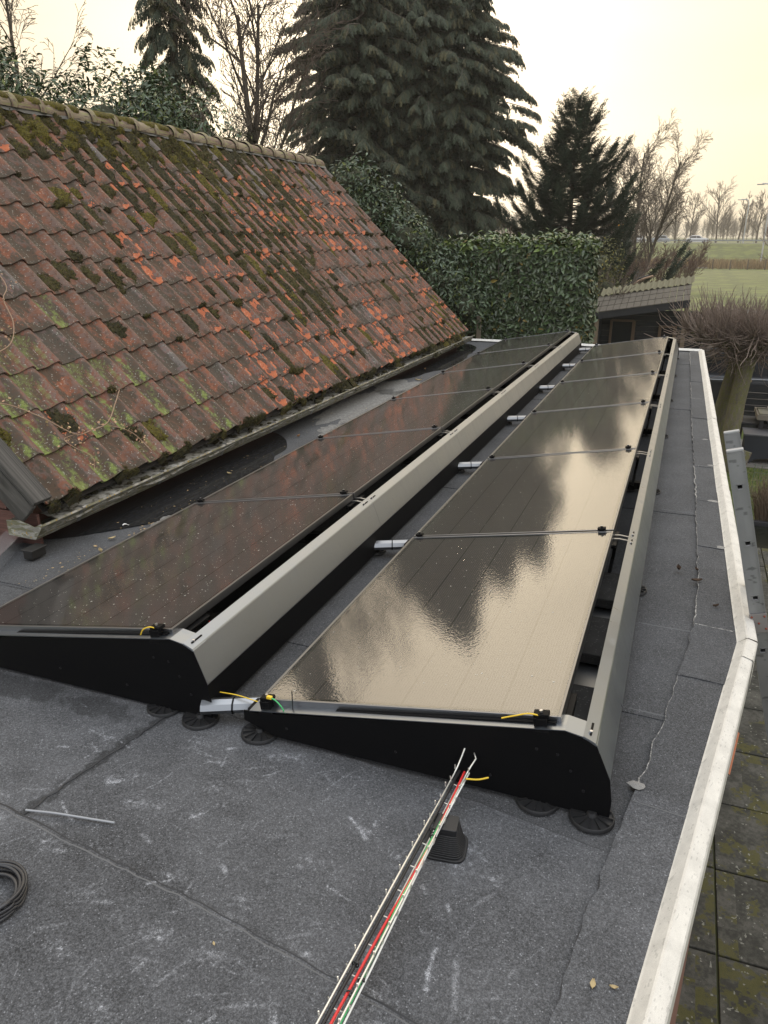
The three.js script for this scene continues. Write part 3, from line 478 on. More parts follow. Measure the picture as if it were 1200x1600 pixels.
{ // coil of cable at the left edge
  const p = [], r = rng(77); for (let i = 0; i <= 190; i++) { const t = (i / 190) * Math.PI * 2 * 8, k = Math.floor(t / 6.2832), rr = 0.105 - 0.006 * (k % 5) + 0.003 * Math.sin(t * 1.3 + k); p.push(V(-1.665 + Math.cos(t) * rr * 1.0 + 0.006 * Math.sin(k * 2), 0.026 + 0.0075 * (k * 0.6) + 0.003 * Math.sin(t * 2 + k), -1.195 + Math.sin(t) * rr + 0.006 * Math.cos(k * 3))); }
  p.push(V(-1.58, 0.06, -1.13), V(-1.60, 0.03, -1.06), V(-1.68, 0.023, -1.0), V(-1.8, 0.022, -0.98));
  solo('cable_coil', tube(p, 0.0052, 7, 900), mat(0.03, 0.03, 0.033, 0.3), 'coil of dark grey cable lying on the felt at the left edge', 'cable coil');
  solo('loose_wire', tube([V(-1.838, 0.024, -1.519), V(-1.74, 0.02, -1.545), V(-1.64, 0.019, -1.562), V(-1.532, 0.017, -1.581)], 0.0036, 7), mat(0.30, 0.31, 0.33, 0.4), 'short straight grey wire offcut lying across the felt seam', 'wire');
  // litter on the felt
  const leafM = [mat(0.26, 0.13, 0.05, 0.8), mat(0.42, 0.33, 0.18, 0.8), mat(0.06, 0.035, 0.02, 0.9)];
  const leaf = (l, w, c) => gridGeo(4, 3, (u, v) => V((v - 0.5) * w * Math.sin(Math.PI * clamp(u, 0.06, 0.97)), 0.004 + c * Math.pow(v - 0.5, 2) * w + 0.3 * c * Math.pow(u - 0.5, 2) * l, (u - 0.5) * l));
  const lit = [[-0.02, -1.53, 0.03, 1, 'curled tan leaf near the bottom of the edge trim'], [0.03, -1.54, 0.022, 1, 'small dry leaf touching the edge trim near the front'], [0.13, -4.35, 0.055, 2, 'dark leaf left of the white seam on the narrow strip'], [0.225, -4.22, 0.06, 2, 'dark leaf lying on the white seam'], [0.225, -4.38, 0.035, 2, 'small dark leaf just past the seam leaf'], [0.315, -3.92, 0.035, 2, 'dark crumb of leaf by the edge trim'], [-0.98, -1.3, 0.014, 1, 'tan chip on the felt below the near seam'], [-3.05, -3.3, 0.06, 0, 'orange dead leaf near the first left panel'], [-3.12, -3.42, 0.05, 1, 'tan dead leaf by the puddle edge near the panels'], [-3.2, -3.62, 0.05, 1, 'pale dead leaf in the nearest puddle'], [-3.26, -5.1, 0.05, 1, 'pale leaf in the puddle beside the second left panel'], [-3.3, -6.4, 0.05, 0, 'brown leaf in the puddle by the third left panel'], [-3.2, -9.7, 0.09, 1, 'pale torn leaf at the edge of the far puddle'], [-3.4, -10.6, 0.06, 0, 'brown leaf floating on the far puddle']];
  lit.forEach(([x, z, s, m, label], i) => { const o = solo('dead_leaf', leaf(s, s * 0.5, 1.2 + (i % 3) * 0.5), leafM[m], label, 'leaf', 'dead leaves on the roof'); o.position.set(x, x > -0.2 ? 0.024 : x > -2 ? 0.017 : 0.014, z); o.rotation.y = i * 1.7; });
  const chip = solo('paper_scrap', gridGeo(4, 4, (u, v) => V((u - 0.5) * 0.05, 0.004 + 0.008 * Math.sin(u * 5), (v - 0.5) * 0.016 * (1 + Math.sin(u * 6) * 0.4))), M.white, 'white curled scrap in the puddle beside the first left panel', 'scrap'); chip.position.set(-3.28, 0.014, -3.86); chip.rotation.y = 0.9;
  // fine litter near the puddles
  const a = [], q = rng(9); for (let i = 0; i < 340; i++) { const c = i % 4; const x = [-3.08, -3.2, -3.35, -3.1][c] + (q() - 0.5) * [0.2, 0.5, 0.5, 0.3][c], z = [-3.9, -4.8, -9, -3.2][c] + (q() - 0.5) * [0.4, 2, 6, 0.6][c]; a.push({ p: V(Math.min(x, -2.92), 0.013, z), q: new THREE.Quaternion().setFromEuler(new THREE.Euler(0, q() * 6, 0)), s: 0.005 + q() * q() * 0.02 }); }
  const st = scatter('leaf_crumbs', leaf(1, 0.6, 0.3), leafM[1], a, scene, (e, i) => { const k = 0.4 + hash(i, 1, 1); return [k, k * 0.9, k * 0.8]; }); st.userData.label = 'crumbs of leaf and grit beside the puddles'; st.userData.category = 'litter';
}

// ================================================================== old tiled house
const C45 = Math.SQRT1_2;
const roofP = (z, s, n = 0) => V(-3.49 - s * C45 + n * C45, 0.27 + s * C45 + n * C45, z);      // s: metres up the slope, n: off the slope
const Z0 = -3.42, CW = 0.245, CE = 0.315, NCOL = 40, NROW = 12;
const ZEND = Z0 - NCOL * CW;
const house = thing('tiled_house', 'old house with a mossy red pantile roof and grey zinc gutter', 'house', null, [0, 0, 0]);
M.wood = new THREE.MeshStandardMaterial({ roughness: 0.85, side: THREE.DoubleSide, map: tex(128, 512, (i, j) => { const g = fbm(i / 5, j / 90, 3, 4); const k = 0.025 + 0.10 * Math.pow(g, 1.6) + (hash(i, j >> 3, 4) > 0.94 ? 0.03 : 0); return [k, k * 0.93, k * 0.84]; }) });
M.redwood = new THREE.MeshStandardMaterial({ roughness: 0.85, side: THREE.DoubleSide, map: tex(128, 256, (i, j) => { const g = fbm(i / 40, j / 6, 5, 4), k = 0.5 + 0.9 * g; return [0.11 * k, 0.05 * k, 0.04 * k]; }) });
M.under = mat(0.02, 0.016, 0.013, 0.95);
part('roof_boarding', [gridGeo(1, 1, (u, v) => roofP(lerp(Z0 + 0.02, ZEND, u), lerp(-0.02, 3.86, v), -0.04)), gridGeo(1, 1, (u, v) => V(-6.2 - v * 2.8, 2.97 - v * 2.8, lerp(Z0 + 0.02, ZEND, u)))], M.under, house);
part('wall', [box(4.9, 2.95, -ZEND + Z0 - 0.1, -6.1, GROUND + 1.475, (Z0 + ZEND) / 2)], M.brick, house);
for (let i = 0; i < 14; i++) { const y0 = 0.02 + i * 0.21; const half = Math.max(0.05, 2.62 - Math.max(0, y0 - 0.05)); part('gable_board', rbox(2 * half + (i < 1 ? 0.1 : 0), 0.2, 0.022, -6.19, y0 + 0.1, Z0 + 0.045 + (i % 2) * 0.004, 0.003), M.redwood, house); }
{ const b = part('barge_board', rbox(0.14, 0.035, 4.1, 0, 0, 0, 0.004), M.wood, house); b.quaternion.copy(basisQ(V(0, 0, -1), V(C45, C45, 0), V(C45, -C45, 0))); b.position.copy(roofP(Z0 + 0.075, 2.05, 0.075)); const b2 = part('barge_board', rbox(0.03, 0.16, 4.05, 0, 0, 0, 0.004), M.wood, house); b2.quaternion.copy(b.quaternion); b2.position.copy(roofP(Z0 + 0.125, 2.02, -0.03)); }

// pantile: wide pan, roll at the far side lapping over the next tile
function tileProfile(q) { return 0.026 * Math.cos(2 * Math.PI * (q - 0.76)) + 0.007 * Math.cos(4 * Math.PI * (q - 0.78)) + 0.010 * sst(0.72, 1.0, q) - 0.002; }
function tileGeo(seed) {
  const A = new Acc(), nx = 13, ny = 3, th = 0.012, len = CE + 0.055, wv = (hash(seed, 1, 9) - 0.5) * 0.006;
  const S = (i) => -0.04 + (i / nx) * 1.09;
  const P = (i, j, o = 0) => { const s = S(i), v = j / ny; return V(s * CW, tileProfile(s) * (1 - 0.06 * (1 - v)) + v * 0.019 - o + wv * s * v + 0.003 * (vn(s * 3, v * 3, seed) - 0.5), (v - 1) * len + 0.004 * (vn(s * 4, seed, 3) - 0.5) * v); };
  const pos = [], nor = [], uv = [];
  const quad = (a, b, c, d, ua, ub, uc, ud) => { const n = b.clone().sub(a).cross(d.clone().sub(a)).normalize(); for (const [q, u] of [[a, ua], [b, ub], [c, uc], [a, ua], [c, uc], [d, ud]]) { pos.push(q.x, q.y, q.z); nor.push(n.x, n.y, n.z); uv.push(u[0], u[1]); } };
  const nrm = (i, j) => { const a = P(Math.max(0, i - 1), j), b = P(Math.min(nx, i + 1), j), c = P(i, Math.max(0, j - 1)), d = P(i, Math.min(ny, j + 1)); return d.sub(c).cross(b.sub(a)).normalize(); };
  for (let j = 0; j < ny; j++) for (let i = 0; i < nx; i++) { const ids = [[i, j], [i, j + 1], [i + 1, j + 1], [i, j], [i + 1, j + 1], [i + 1, j]]; for (const [a, b] of ids) { const q = P(a, b), n = nrm(a, b); pos.push(q.x, q.y, q.z); nor.push(n.x, n.y, n.z); uv.push(a / nx, b / ny); } }
  for (let i = 0; i < nx; i++) quad(P(i, ny), P(i, ny, th), P(i + 1, ny, th), P(i + 1, ny), [i / nx, 0.985], [i / nx, 0.999], [(i + 1) / nx, 0.999], [(i + 1) / nx, 0.985]);
  for (let j = 0; j < ny; j++) quad(P(0, j, th), P(0, j + 1, th), P(0, j + 1), P(0, j), [0, j / ny], [0, (j + 1) / ny], [0.01, (j + 1) / ny], [0.01, j / ny]);
  const g = new THREE.BufferGeometry(); g.setAttribute('position', new THREE.Float32BufferAttribute(pos, 3)); g.setAttribute('normal', new THREE.Float32BufferAttribute(nor, 3)); g.setAttribute('uv', new THREE.Float32BufferAttribute(uv, 2)); return g;
}
const tileGeos = [1, 2, 3, 4, 5, 6].map(tileGeo);
function tileTex(seed, o) {
  const w = 160, h = 224;
  return tex(w, h, (i, j) => {
    const u = 1 - i / w, v = j / h, n = fbm(u * 4, v * 5, seed, 5), f = fbm(u * 16, v * 20, seed + 10, 4), p = hash(i, j, seed);
    let c = mix3(o.base, o.base2, sst(0.3, 0.7, n));
    const roll = 1 - Math.abs(u - 0.22) / 0.22;
    c = mix3(c, [0.135, 0.118, 0.105], clamp(sst(0.42, 0.66, f * 0.7 + n * 0.3 + (roll > 0 ? 0.08 : -0.02)) * (o.grey)));     // grey weathering film
    if (o.dirt) c = mix3(c, mix3([0.068, 0.052, 0.033], [0.04, 0.034, 0.02], f), sst(0.44, 0.62, fbm(u * 6, v * 3, seed + 20, 5) + 0.24 - 0.75 * Math.abs(u - 0.74) + (f - 0.5) * 0.3) * o.dirt);   // silt and algae film lying in the pan
    if (o.algae) { const m = fbm(u * 7, v * 3.4, seed + 30, 5) + 0.14 - 0.55 * Math.abs(u - 0.86) + (f - 0.5) * 0.5; c = mix3(c, mix3([0.10, 0.12, 0.035], [0.24, 0.29, 0.07], f), sst(0.5, 0.72, m + (p - 0.5) * 0.25) * o.algae); }
    if (o.spall) { const m = fbm(u * 4.2 + 3, v * 3.2, seed + 40, 5) + (f - 0.5) * 0.16 - 0.07 * sst(0.30, 0.5, Math.abs(v - 0.6)); if (m > o.spall) c = mix3([0.50, 0.16, 0.065], [0.38, 0.10, 0.045], f); else if (m > o.spall - 0.018) c = [0.06, 0.035, 0.03]; }
    const li = fbm(u * 26, v * 34, seed + 50, 2); if (li > 0.80 && p > 0.25) c = mix3(c, [0.42, 0.42, 0.36], 0.7); else if (li < 0.17) c = mix3(c, [0.03, 0.027, 0.02], 0.7);
    const k = 0.82 + 0.36 * p; return [c[0] * k, c[1] * k, c[2] * k];
  }, false);
}
const tileBump = tex(256, 256, (i, j) => 0.6 * fbm(i / 16, j / 16, 2, 4, 16) + 0.4 * hash(i, j, 6), true, false);
const tmat = (t) => new THREE.MeshStandardMaterial({ map: t, roughness: 0.86, bumpMap: tileBump, bumpScale: 0.004, side: THREE.DoubleSide });
const TM = { plain: [], algae: [], spall: [], grey: [] };
for (let k = 0; k < 5; k++) TM.plain.push(tmat(tileTex(100 + k * 7, { base: [[0.205, 0.074, 0.038], [0.175, 0.067, 0.037], [0.23, 0.078, 0.036], [0.165, 0.068, 0.038], [0.185, 0.080, 0.047]][k], base2: [0.12, 0.054, 0.032], grey: 0.48, dirt: 0.8 })));
for (let k = 0; k < 3; k++) TM.algae.push(tmat(tileTex(200 + k * 7, { base: [0.18, 0.072, 0.045], base2: [0.12, 0.058, 0.036], grey: 0.6, dirt: 0.75, algae: [0.55, 0.85, 1][k] })));
for (let k = 0; k < 4; k++) TM.spall.push(tmat(tileTex(300 + k * 7, { base: [0.19, 0.072, 0.042], base2: [0.115, 0.055, 0.036], grey: 0.7, dirt: 0.8, spall: [0.62, 0.59, 0.65, 0.56][k] })));
for (let k = 0; k < 3; k++) TM.grey.push(tmat(tileTex(400 + k * 7, { base: [0.17, 0.10, 0.085], base2: [0.13, 0.09, 0.08], grey: 0.9, dirt: 0.8 })));

const tileQ = basisQ(V(0, 0, -1), V(C45, C45, 0), V(C45, -C45, 0));
const tiles = [];
{
  const r = rng(31);
  for (let c = 0; c < NCOL; c++) for (let k = 0; k < NROW; k++) {
    const z = Z0 - c * CW, s = k * CE + CE * 0.0;
    const slip = r() < 0.05 ? -r() * 0.03 : (r() - 0.5) * 0.008;
    const p = roofP(z - (r() - 0.5) * 0.006, s + slip, (r() - 0.5) * 0.004);
    const q = tileQ.clone().multiply(new THREE.Quaternion().setFromEuler(new THREE.Euler((r() - 0.5) * 0.016, (r() - 0.5) * 0.022, (r() - 0.5) * 0.02)));
    const zn = -z, far = sst(5.2, 8, zn), belt = fbm(zn * 0.55, s * 0.9, 12, 3);
    let m; const t = r();
    const pSp = 0.10 + 0.75 * sst(5.6, 8.5, zn + (1.5 - s) * 0.6) * (1 - 0.75 * sst(2.6, 3.4, s)) * sst(0.36, 0.56, belt), pAl = 0.75 * (1 - sst(4.2, 6.5, zn + s * 0.7)), pGr = 0.10 + 0.3 * sst(2.4, 3.4, s) * far;
    if (t < pAl) m = TM.algae[clamp(Math.floor(r() * 3 * (zn < 4.4 ? 1.4 : 0.9)), 0, 2)]; else if (r() < pSp) m = TM.spall[Math.floor(r() * 4)]; else if (r() < pGr) m = TM.grey[Math.floor(r() * 3)]; else m = TM.plain[Math.floor(r() * 5)];
    const v = p.clone().project(camera);
    tiles.push({ p, q, g: Math.floor(r() * 6), m, c, k, s, zn, seen: Math.abs(v.x) < 1.08 && Math.abs(v.y) < 1.08 && v.z < 1, d: p.distanceTo(camera.position) });
  }
  const order = tiles.slice().sort((a, b) => (b.seen - a.seen) || a.d - b.d);
  order.slice(0, 300).forEach((t) => { const x = part('roof_tile', tileGeos[t.g], t.m, house); x.position.copy(t.p); x.quaternion.copy(t.q); });
  const by = new Map(); for (const t of order.slice(300)) { const g = tileGeos[t.g].clone().applyMatrix4(new THREE.Matrix4().compose(t.p, t.q, V(1, 1, 1))); if (!by.has(t.m)) by.set(t.m, []); by.get(t.m).push(g); }
  const ms = [...by.keys()], gs = ms.map((m) => mergeGeometries(by.get(m))), all = mergeGeometries(gs, true);
  part('far_roof_tiles', all, ms, house, { stuff: true });
}
// ridge tiles on a mortar bed
M.ridge = [0, 1, 2].map((k) => tmat(tex(160, 160, (i, j) => { const n = fbm(i / 30, j / 30, 500 + k, 5), f = fbm(i / 8, j / 8, 510 + k, 4); let c = mix3([0.24, 0.19, 0.13], [0.16, 0.10, 0.075], sst(0.4, 0.7, n)); if (f > 0.6) c = mix3(c, [0.22, 0.22, 0.08], 0.7); if (f < 0.3) c = mix3(c, [0.05, 0.045, 0.035], 0.7); const p = 0.85 + 0.3 * hash(i, j, k); return [c[0] * p, c[1] * p, c[2] * p]; })));
M.mortar = tmat(tex(128, 128, (i, j) => { const k = 0.07 + 0.16 * fbm(i / 16, j / 16, 6, 4, 8); return [k, k * 0.95, k * 0.85]; }));
const RX = -6.20, RY = 2.955, RP = 0.362, NR = 27;
function ridgeGeo(seed) {
  const pf = [[0, 0.105], [0.30, 0.112], [0.31, 0.122], [0.335, 0.138], [0.36, 0.134], [0.375, 0.124], [0.395, 0.124]];
  return gridGeo(pf.length - 1, 12, (u, v) => { const [l, r] = pf[Math.round(u * (pf.length - 1))], t = (v - 0.5) * Math.PI * 1.08, rr = r * (1 + 0.03 * (vn(v * 6, l * 12, seed) - 0.5)); return V(Math.sin(t) * rr, Math.cos(t) * rr * 0.95, l); });
}
const ridgeG = [ridgeGeo(1), ridgeGeo(2), ridgeGeo(3)];
for (let i = 0; i < NR; i++) { const x = part('ridge_tile', ridgeG[i % 3], M.ridge[(i * 7) % 3], house); x.position.set(RX + (hash(i, 1, 1) - 0.5) * 0.012, RY + (hash(i, 2, 1) - 0.5) * 0.012, Z0 - 0.0 - (i + 1) * RP); x.rotation.x = (hash(i, 3, 3) - 0.5) * 0.03; }
part('mortar_bed', gridGeo(160, 3, (u, v) => { const z = lerp(Z0, ZEND, u); return V(RX + 0.055 + v * 0.065, RY + 0.045 - v * 0.085 + 0.025 * (vn(z * 9, v * 3, 5) - 0.5), z); }), M.mortar, house);

// moss: cushions in the pans, along the laps and over the ridge
M.moss = [[0.062, 0.055, 0.016], [0.040, 0.037, 0.014], [0.115, 0.10, 0.014]].map((b, k) => new THREE.MeshStandardMaterial({ roughness: 1, side: THREE.DoubleSide, bumpMap: tileBump, bumpScale: 0.012, map: tex(128, 128, (i, j) => { const n = fbm(i / 10, j / 10, 600 + k, 4, 13), p = hash(i, j, k); let c = mix3([b[0] * 0.45, b[1] * 0.42, b[2] * 0.5], [b[0] * 1.5, b[1] * 1.45, b[2] * 1.2], sst(0.3, 0.72, n * 0.6 + p * 0.4)); if (fbm(i / 7, j / 7, 640 + k, 3, 18) > 0.68) c = [0.085, 0.055, 0.025]; return c; }) }));
{
  const r = rng(81), lists = [[], [], []], fuzz = [];
  const cushion = (z, s, a, b, h, kind, base = 0.0) => {
    const sd = r() * 100, nx = 10, ny = 14, pf = (dz) => { const q = ((dz + z - Z0) / -CW) % 1; const ss = q < 0 ? q + 1 : q; return tileProfile(ss); };
    const g = gridGeo(nx, ny, (u, v) => { const X = u * 2 - 1, Y = v * 2 - 1, n = fbm(X * 2.6 + sd, Y * 2.6 + sd, 3, 4), e = Math.hypot(X, Y); const H = Math.max(0, 1 - Math.pow(e / (0.2 + 1.25 * n), 2.0)); const dz = X * a, ds = Y * b; const hh = base + pf(dz) + 0.012 + (H > 0 ? h * Math.sqrt(H) * (0.5 + 0.9 * fbm(X * 4 + sd, Y * 5, 5, 3)) : -0.03); return roofP(z + dz, s + ds, hh); });
    const uv = g.attributes.uv; for (let i = 0; i < uv.count; i++) uv.setXY(i, (uv.getX(i) * a * 2 + sd) * 5, uv.getY(i) * b * 2 * 5);
    lists[kind].push(g.toNonIndexed());
    const pa = g.attributes.position, na = g.attributes.normal; for (let i = 0; i < pa.count; i++) { const uu = (i % (nx + 1)) / nx * 2 - 1, vv = Math.floor(i / (nx + 1)) / ny * 2 - 1; if (Math.hypot(uu, vv) < 0.86 && r() < 0.8) { const d = V(na.getX(i), na.getY(i), na.getZ(i)); if (d.x + d.y < 0) d.negate(); fuzz.push({ p: V(pa.getX(i) + (r() - 0.5) * 0.012, pa.getY(i) + (r() - 0.5) * 0.012, pa.getZ(i) + (r() - 0.5) * 0.02), q: lookQ(d.addScaledVector(rndDir(r), 0.7).normalize(), rndDir(r)), s: 0.007 + 0.009 * r(), k: kind }); } }
  };
  for (const t of tiles) {
    const far = sst(5.5, 8.5, t.zn), ridge = sst(2.7, 3.5, t.s) * (1 - 0.7 * sst(8.6, 10.5, t.zn)), patch = fbm(t.zn * 0.7 + 4, t.s * 0.8, 33, 3);
    const pr = 0.035 + 0.06 * sst(4.5, 6, t.zn) + 0.75 * far * sst(0.40, 0.58, patch) + 0.8 * ridge + (t.zn < 4.4 && t.s < 1.4 ? 0.1 : 0);
    for (let rep = 0; rep < 3; rep++) if (r() < pr) { const big = r(); cushion(-t.zn - CW * (0.34 + 0.16 * (r() - 0.5)), t.s + 0.04 + r() * 0.22, 0.05 + 0.05 * r() + 0.03 * ridge, 0.08 + 0.22 * big * (0.35 + far), 0.010 + 0.016 * r() + 0.006 * ridge, r() < 0.16 + (ridge > 0.6 ? 0.12 : 0) ? 2 : r() < 0.5 ? 0 : 1); }
    if (r() < 0.10 + 0.3 * far * patch) cushion(-t.zn - CW * (0.1 + r() * 0.8), t.s - 0.01, 0.025 + 0.04 * r(), 0.02 + 0.03 * r(), 0.014 + 0.014 * r(), r() < 0.5 ? 0 : 1);
  }
  for (let i = 0; i < 60; i++) { const z = -5.6 - r() * 3.6; cushion(z, 3.3 + r() * 0.42, 0.03 + r() * 0.05, 0.05 + r() * 0.09, 0.02 + r() * 0.02, r() < 0.45 ? 2 : 0, 0.01); }
  for (let i = 0; i < 70; i++) { const z = Z0 - r() * 9.6; cushion(z, -0.02 + r() * 0.03, 0.02 + r() * 0.05, 0.015 + r() * 0.03, 0.012 + r() * 0.02, r() < 0.7 ? 1 : 0, -0.01); }
  lists.forEach((l, k) => part('moss', mergeGeometries(l), M.moss[k], house, { stuff: true }));
  const tuft = new Acc(); { const q = rng(6); for (let i = 0; i < 7; i++) { const a = i * 0.9 + q(), o = 0.25 + 0.75 * q(), e = V(Math.cos(a) * o, Math.sin(a) * o, 0.6 + 0.6 * q()), w = V(-Math.sin(a), Math.cos(a), 0).multiplyScalar(0.16); tuft.tri(w.clone(), w.clone().negate(), e, V(Math.cos(a) * 0.4, Math.sin(a) * 0.4, 0.8).normalize()); } }
  scatter('moss_tufts', tuft.geo(), mat(0.085, 0.075, 0.018, 1), fuzz, house, (e, i) => { const b = [1, 0.62, 1.9][e.k] * (0.5 + hash(i, 1, 1)); return [b * (0.9 + 0.3 * hash(i, 2, 2)), b, b * 0.8]; });
  // moss over the ridge itself
  const rl = []; for (let i = 0; i < 16; i++) { const z = -5.75 - (i % 12) * 0.28 - r() * 0.2, sd = r() * 50, b = 0.08 + r() * 0.09; rl.push(gridGeo(8, 9, (u, v) => { const X = u * 2 - 1, Y = v * 2 - 1, e = Math.hypot(X, Y), H = Math.max(0, 1 - e * e * (0.8 + 0.6 * vn(X * 2 + sd, Y * 2, 1))), t = 0.45 + X * 0.75, rr = 0.112 + (H > 0 ? 0.02 * Math.sqrt(H) * (0.6 + fbm(X * 5 + sd, Y * 5, 4, 3)) : -0.02); return V(RX + Math.sin(t) * rr, RY + Math.cos(t) * rr * 0.95, z + Y * b); }).toNonIndexed()); }
  part('moss', mergeGeometries(rl), M.moss[2], house, { stuff: true });
}
// zinc gutter with brackets, end cap and silt
M.zinc = new THREE.MeshStandardMaterial({ roughness: 0.6, metalness: 0.35, side: THREE.DoubleSide, map: tex(512, 128, (i, j) => { const n = fbm(i / 20, j / 12, 700, 5), f = hash(i, j, 1); let c = mix3([0.20, 0.19, 0.16], [0.34, 0.33, 0.29], sst(0.35, 0.7, n)); if (fbm(i / 26, j / 9, 720, 4) > 0.56) c = mix3(c, [0.12, 0.115, 0.055], 0.75); if (fbm(i / 7, j / 7, 730, 3) > 0.75) c = [0.35, 0.22, 0.03]; const k = 0.85 + 0.3 * f; return [c[0] * k, c[1] * k, c[2] * k]; }) });
M.zinc.map.repeat.set(0.9, 5);
const GZ0 = -3.27, GZ1 = -13.35;
{
  const g = sheetProfile([[-3.66, 0.20], [-3.655, 0.115], [-3.45, 0.11], [-3.405, 0.20], [-3.392, 0.208], [-3.385, 0.197], [-3.393, 0.19]], GZ1, GZ0, 0.003);
  const p = g.attributes.position, uv = g.attributes.uv; for (let i = 0; i < p.count; i++) { uv.setXY(i, p.getZ(i), p.getX(i) + p.getY(i)); p.setY(i, p.getY(i) + 0.006 * (vn(p.getZ(i) * 0.8, 1, 2) - 0.5)); }
  part('gutter', g, M.zinc, house);
  part('gutter_end_cap', extr([[-3.66, 0.205], [-3.658, 0.11], [-3.452, 0.104], [-3.388, 0.20], [-3.395, 0.212], [-3.45, 0.185], [-3.56, 0.215]], GZ0, GZ0 + 0.005), M.zinc, house);
  for (let i = 0; i < 12; i++) { const z = GZ0 - 0.35 - i * 0.84; part('gutter_bracket', sheetProfile([[-3.45, 0.106], [-3.401, 0.20], [-3.388, 0.213], [-3.381, 0.205], [-3.43, 0.206]], z - 0.015, z + 0.015, 0.003), M.galv, house); }
  M.siltG = new THREE.MeshStandardMaterial({ roughness: 0.95, side: THREE.DoubleSide, map: tex(256, 256, (i, j) => { const n = fbm(i / 14, j / 14, 800, 5, 18), p = hash(i, j, 5); let c = mix3([0.2, 0.19, 0.16], [0.42, 0.41, 0.37], sst(0.35, 0.65, n)); if (n < 0.36) c = mix3(c, [0.05, 0.04, 0.025], 0.8); const k = 0.75 + 0.5 * p; return [c[0] * k, c[1] * k, c[2] * k]; }) });
  M.siltG.map.repeat.set(2, 2);
  const s = gridGeo(260, 8, (u, v) => { const z = lerp(GZ0 - 0.22, GZ1 + 0.02, u), n = fbm(z * 5, v * 3, 9, 4); return V(lerp(-3.65, -3.412, v), 0.155 + 0.045 * n - 0.012 * Math.sin(v * 3.14) + (v > 0.99 ? -0.02 : 0), z); });
  { const a = s.attributes.position, b = s.attributes.uv; for (let i = 0; i < a.count; i++) b.setXY(i, a.getX(i), a.getZ(i)); }
  part('gutter_silt', s, M.siltG, house, { stuff: true });
  const r = rng(55), l = []; for (let i = 0; i < 70; i++) { const z = GZ0 - 0.3 - r() * 9.6, k = 0.012 + r() * r() * 0.035; const q = new THREE.IcosahedronGeometry(k, 1), p2 = q.attributes.position; for (let j = 0; j < p2.count; j++) { const f = 0.7 + 0.6 * hash(Math.round(p2.getX(j) * 9e3), Math.round(p2.getZ(j) * 9e3), i); p2.setXYZ(j, p2.getX(j) * f, p2.getY(j) * f * 0.6, p2.getZ(j) * f * 1.4); } q.computeVertexNormals(); l.push(q.translate(-3.62 + r() * 0.18, 0.185, z)); }
  part('moss', merge(l), M.moss[1], house, { stuff: true });
}
{ // bare climber over the tiles near the eave
  const vine = thing('bare_climber', 'thin bare climber stems with tiny dry leaves creeping over the tiles at the left', 'climber', null);
  M.vine = mat(0.30, 0.2, 0.13, 0.8);
  const st = [[[3.55, 1.0], [3.88, 1.08], [4.09, 1.15], [4.24, 1.31], [4.33, 1.52], [4.44, 1.62], [4.5, 1.9]], [[3.5, 0.72], [3.67, 0.7], [3.82, 0.54], [3.97, 0.35], [4.1, 0.35], [4.27, 0.36], [4.51, 0.5], [4.64, 0.59]], [[3.98, 0.36], [3.86, 0.35], [3.87, 0.28], [3.94, 0.16], [3.88, 0.07]], [[4.27, 0.36], [4.43, 0.24], [4.45, 0.05]], [[3.5, 1.5], [3.7, 1.62], [3.9, 1.55], [4.05, 1.75]]];
  const lv = [], r = rng(66); st.forEach((s, i) => { const pts = s.map(([z, q]) => roofP(-z, q, 0.052 + 0.02 * r())); part('stem', tube(pts, i < 2 ? 0.0042 : 0.0028, 5, 40), M.vine, vine); const c = new THREE.CatmullRomCurve3(pts); for (let k = 0; k < 55; k++) { const p = c.getPoint(r()); lv.push({ p: p.add(V((r() - 0.5) * 0.1, (r() - 0.3) * 0.09, (r() - 0.5) * 0.14)), q: new THREE.Quaternion().setFromEuler(new THREE.Euler(r() * 6, r() * 6, r() * 6)), s: 0.007 + r() * 0.012 }); } });
  const lg = gridGeo(2, 2, (u, v) => V((u - 0.5) * Math.sin(Math.PI * clamp(v, 0.08, 0.92)) * 1.2, 0.2 * (u - 0.5) ** 2, v - 0.5));
  scatter('dry_leaf', lg, mat(0.5, 0.32, 0.2, 0.8), lv, vine, (e, i) => { const k = 0.6 + 0.6 * hash(i, 2, 2); return [k, k * (0.85 + 0.3 * hash(i, 3, 3)), k * 0.9]; });
}

// ================================================================== ground
M.grass = new THREE.MeshStandardMaterial({ roughness: 0.95, side: THREE.DoubleSide, map: tex(1024, 1024, (i, j) => { const n = fbm(i / 128, j / 128, 900, 5, 8), f = fbm(i / 8, j / 8, 910, 3, 128), p = hash(i, j, 3); let c = mix3([0.05, 0.07, 0.015], [0.10, 0.125, 0.024], sst(0.35, 0.65, n)); if (f > 0.6) c = mix3(c, [0.15, 0.13, 0.05], 0.5); const k = 0.65 + 0.7 * p; return [c[0] * k, c[1] * k, c[2] * k]; }) });
M.grass.map.repeat.set(1 / 9, 1 / 9);
setting('ground', slab([[-900, 40], [900, 40], [900, -149], [-900, -149]], GROUND, 0.3), M.grass);
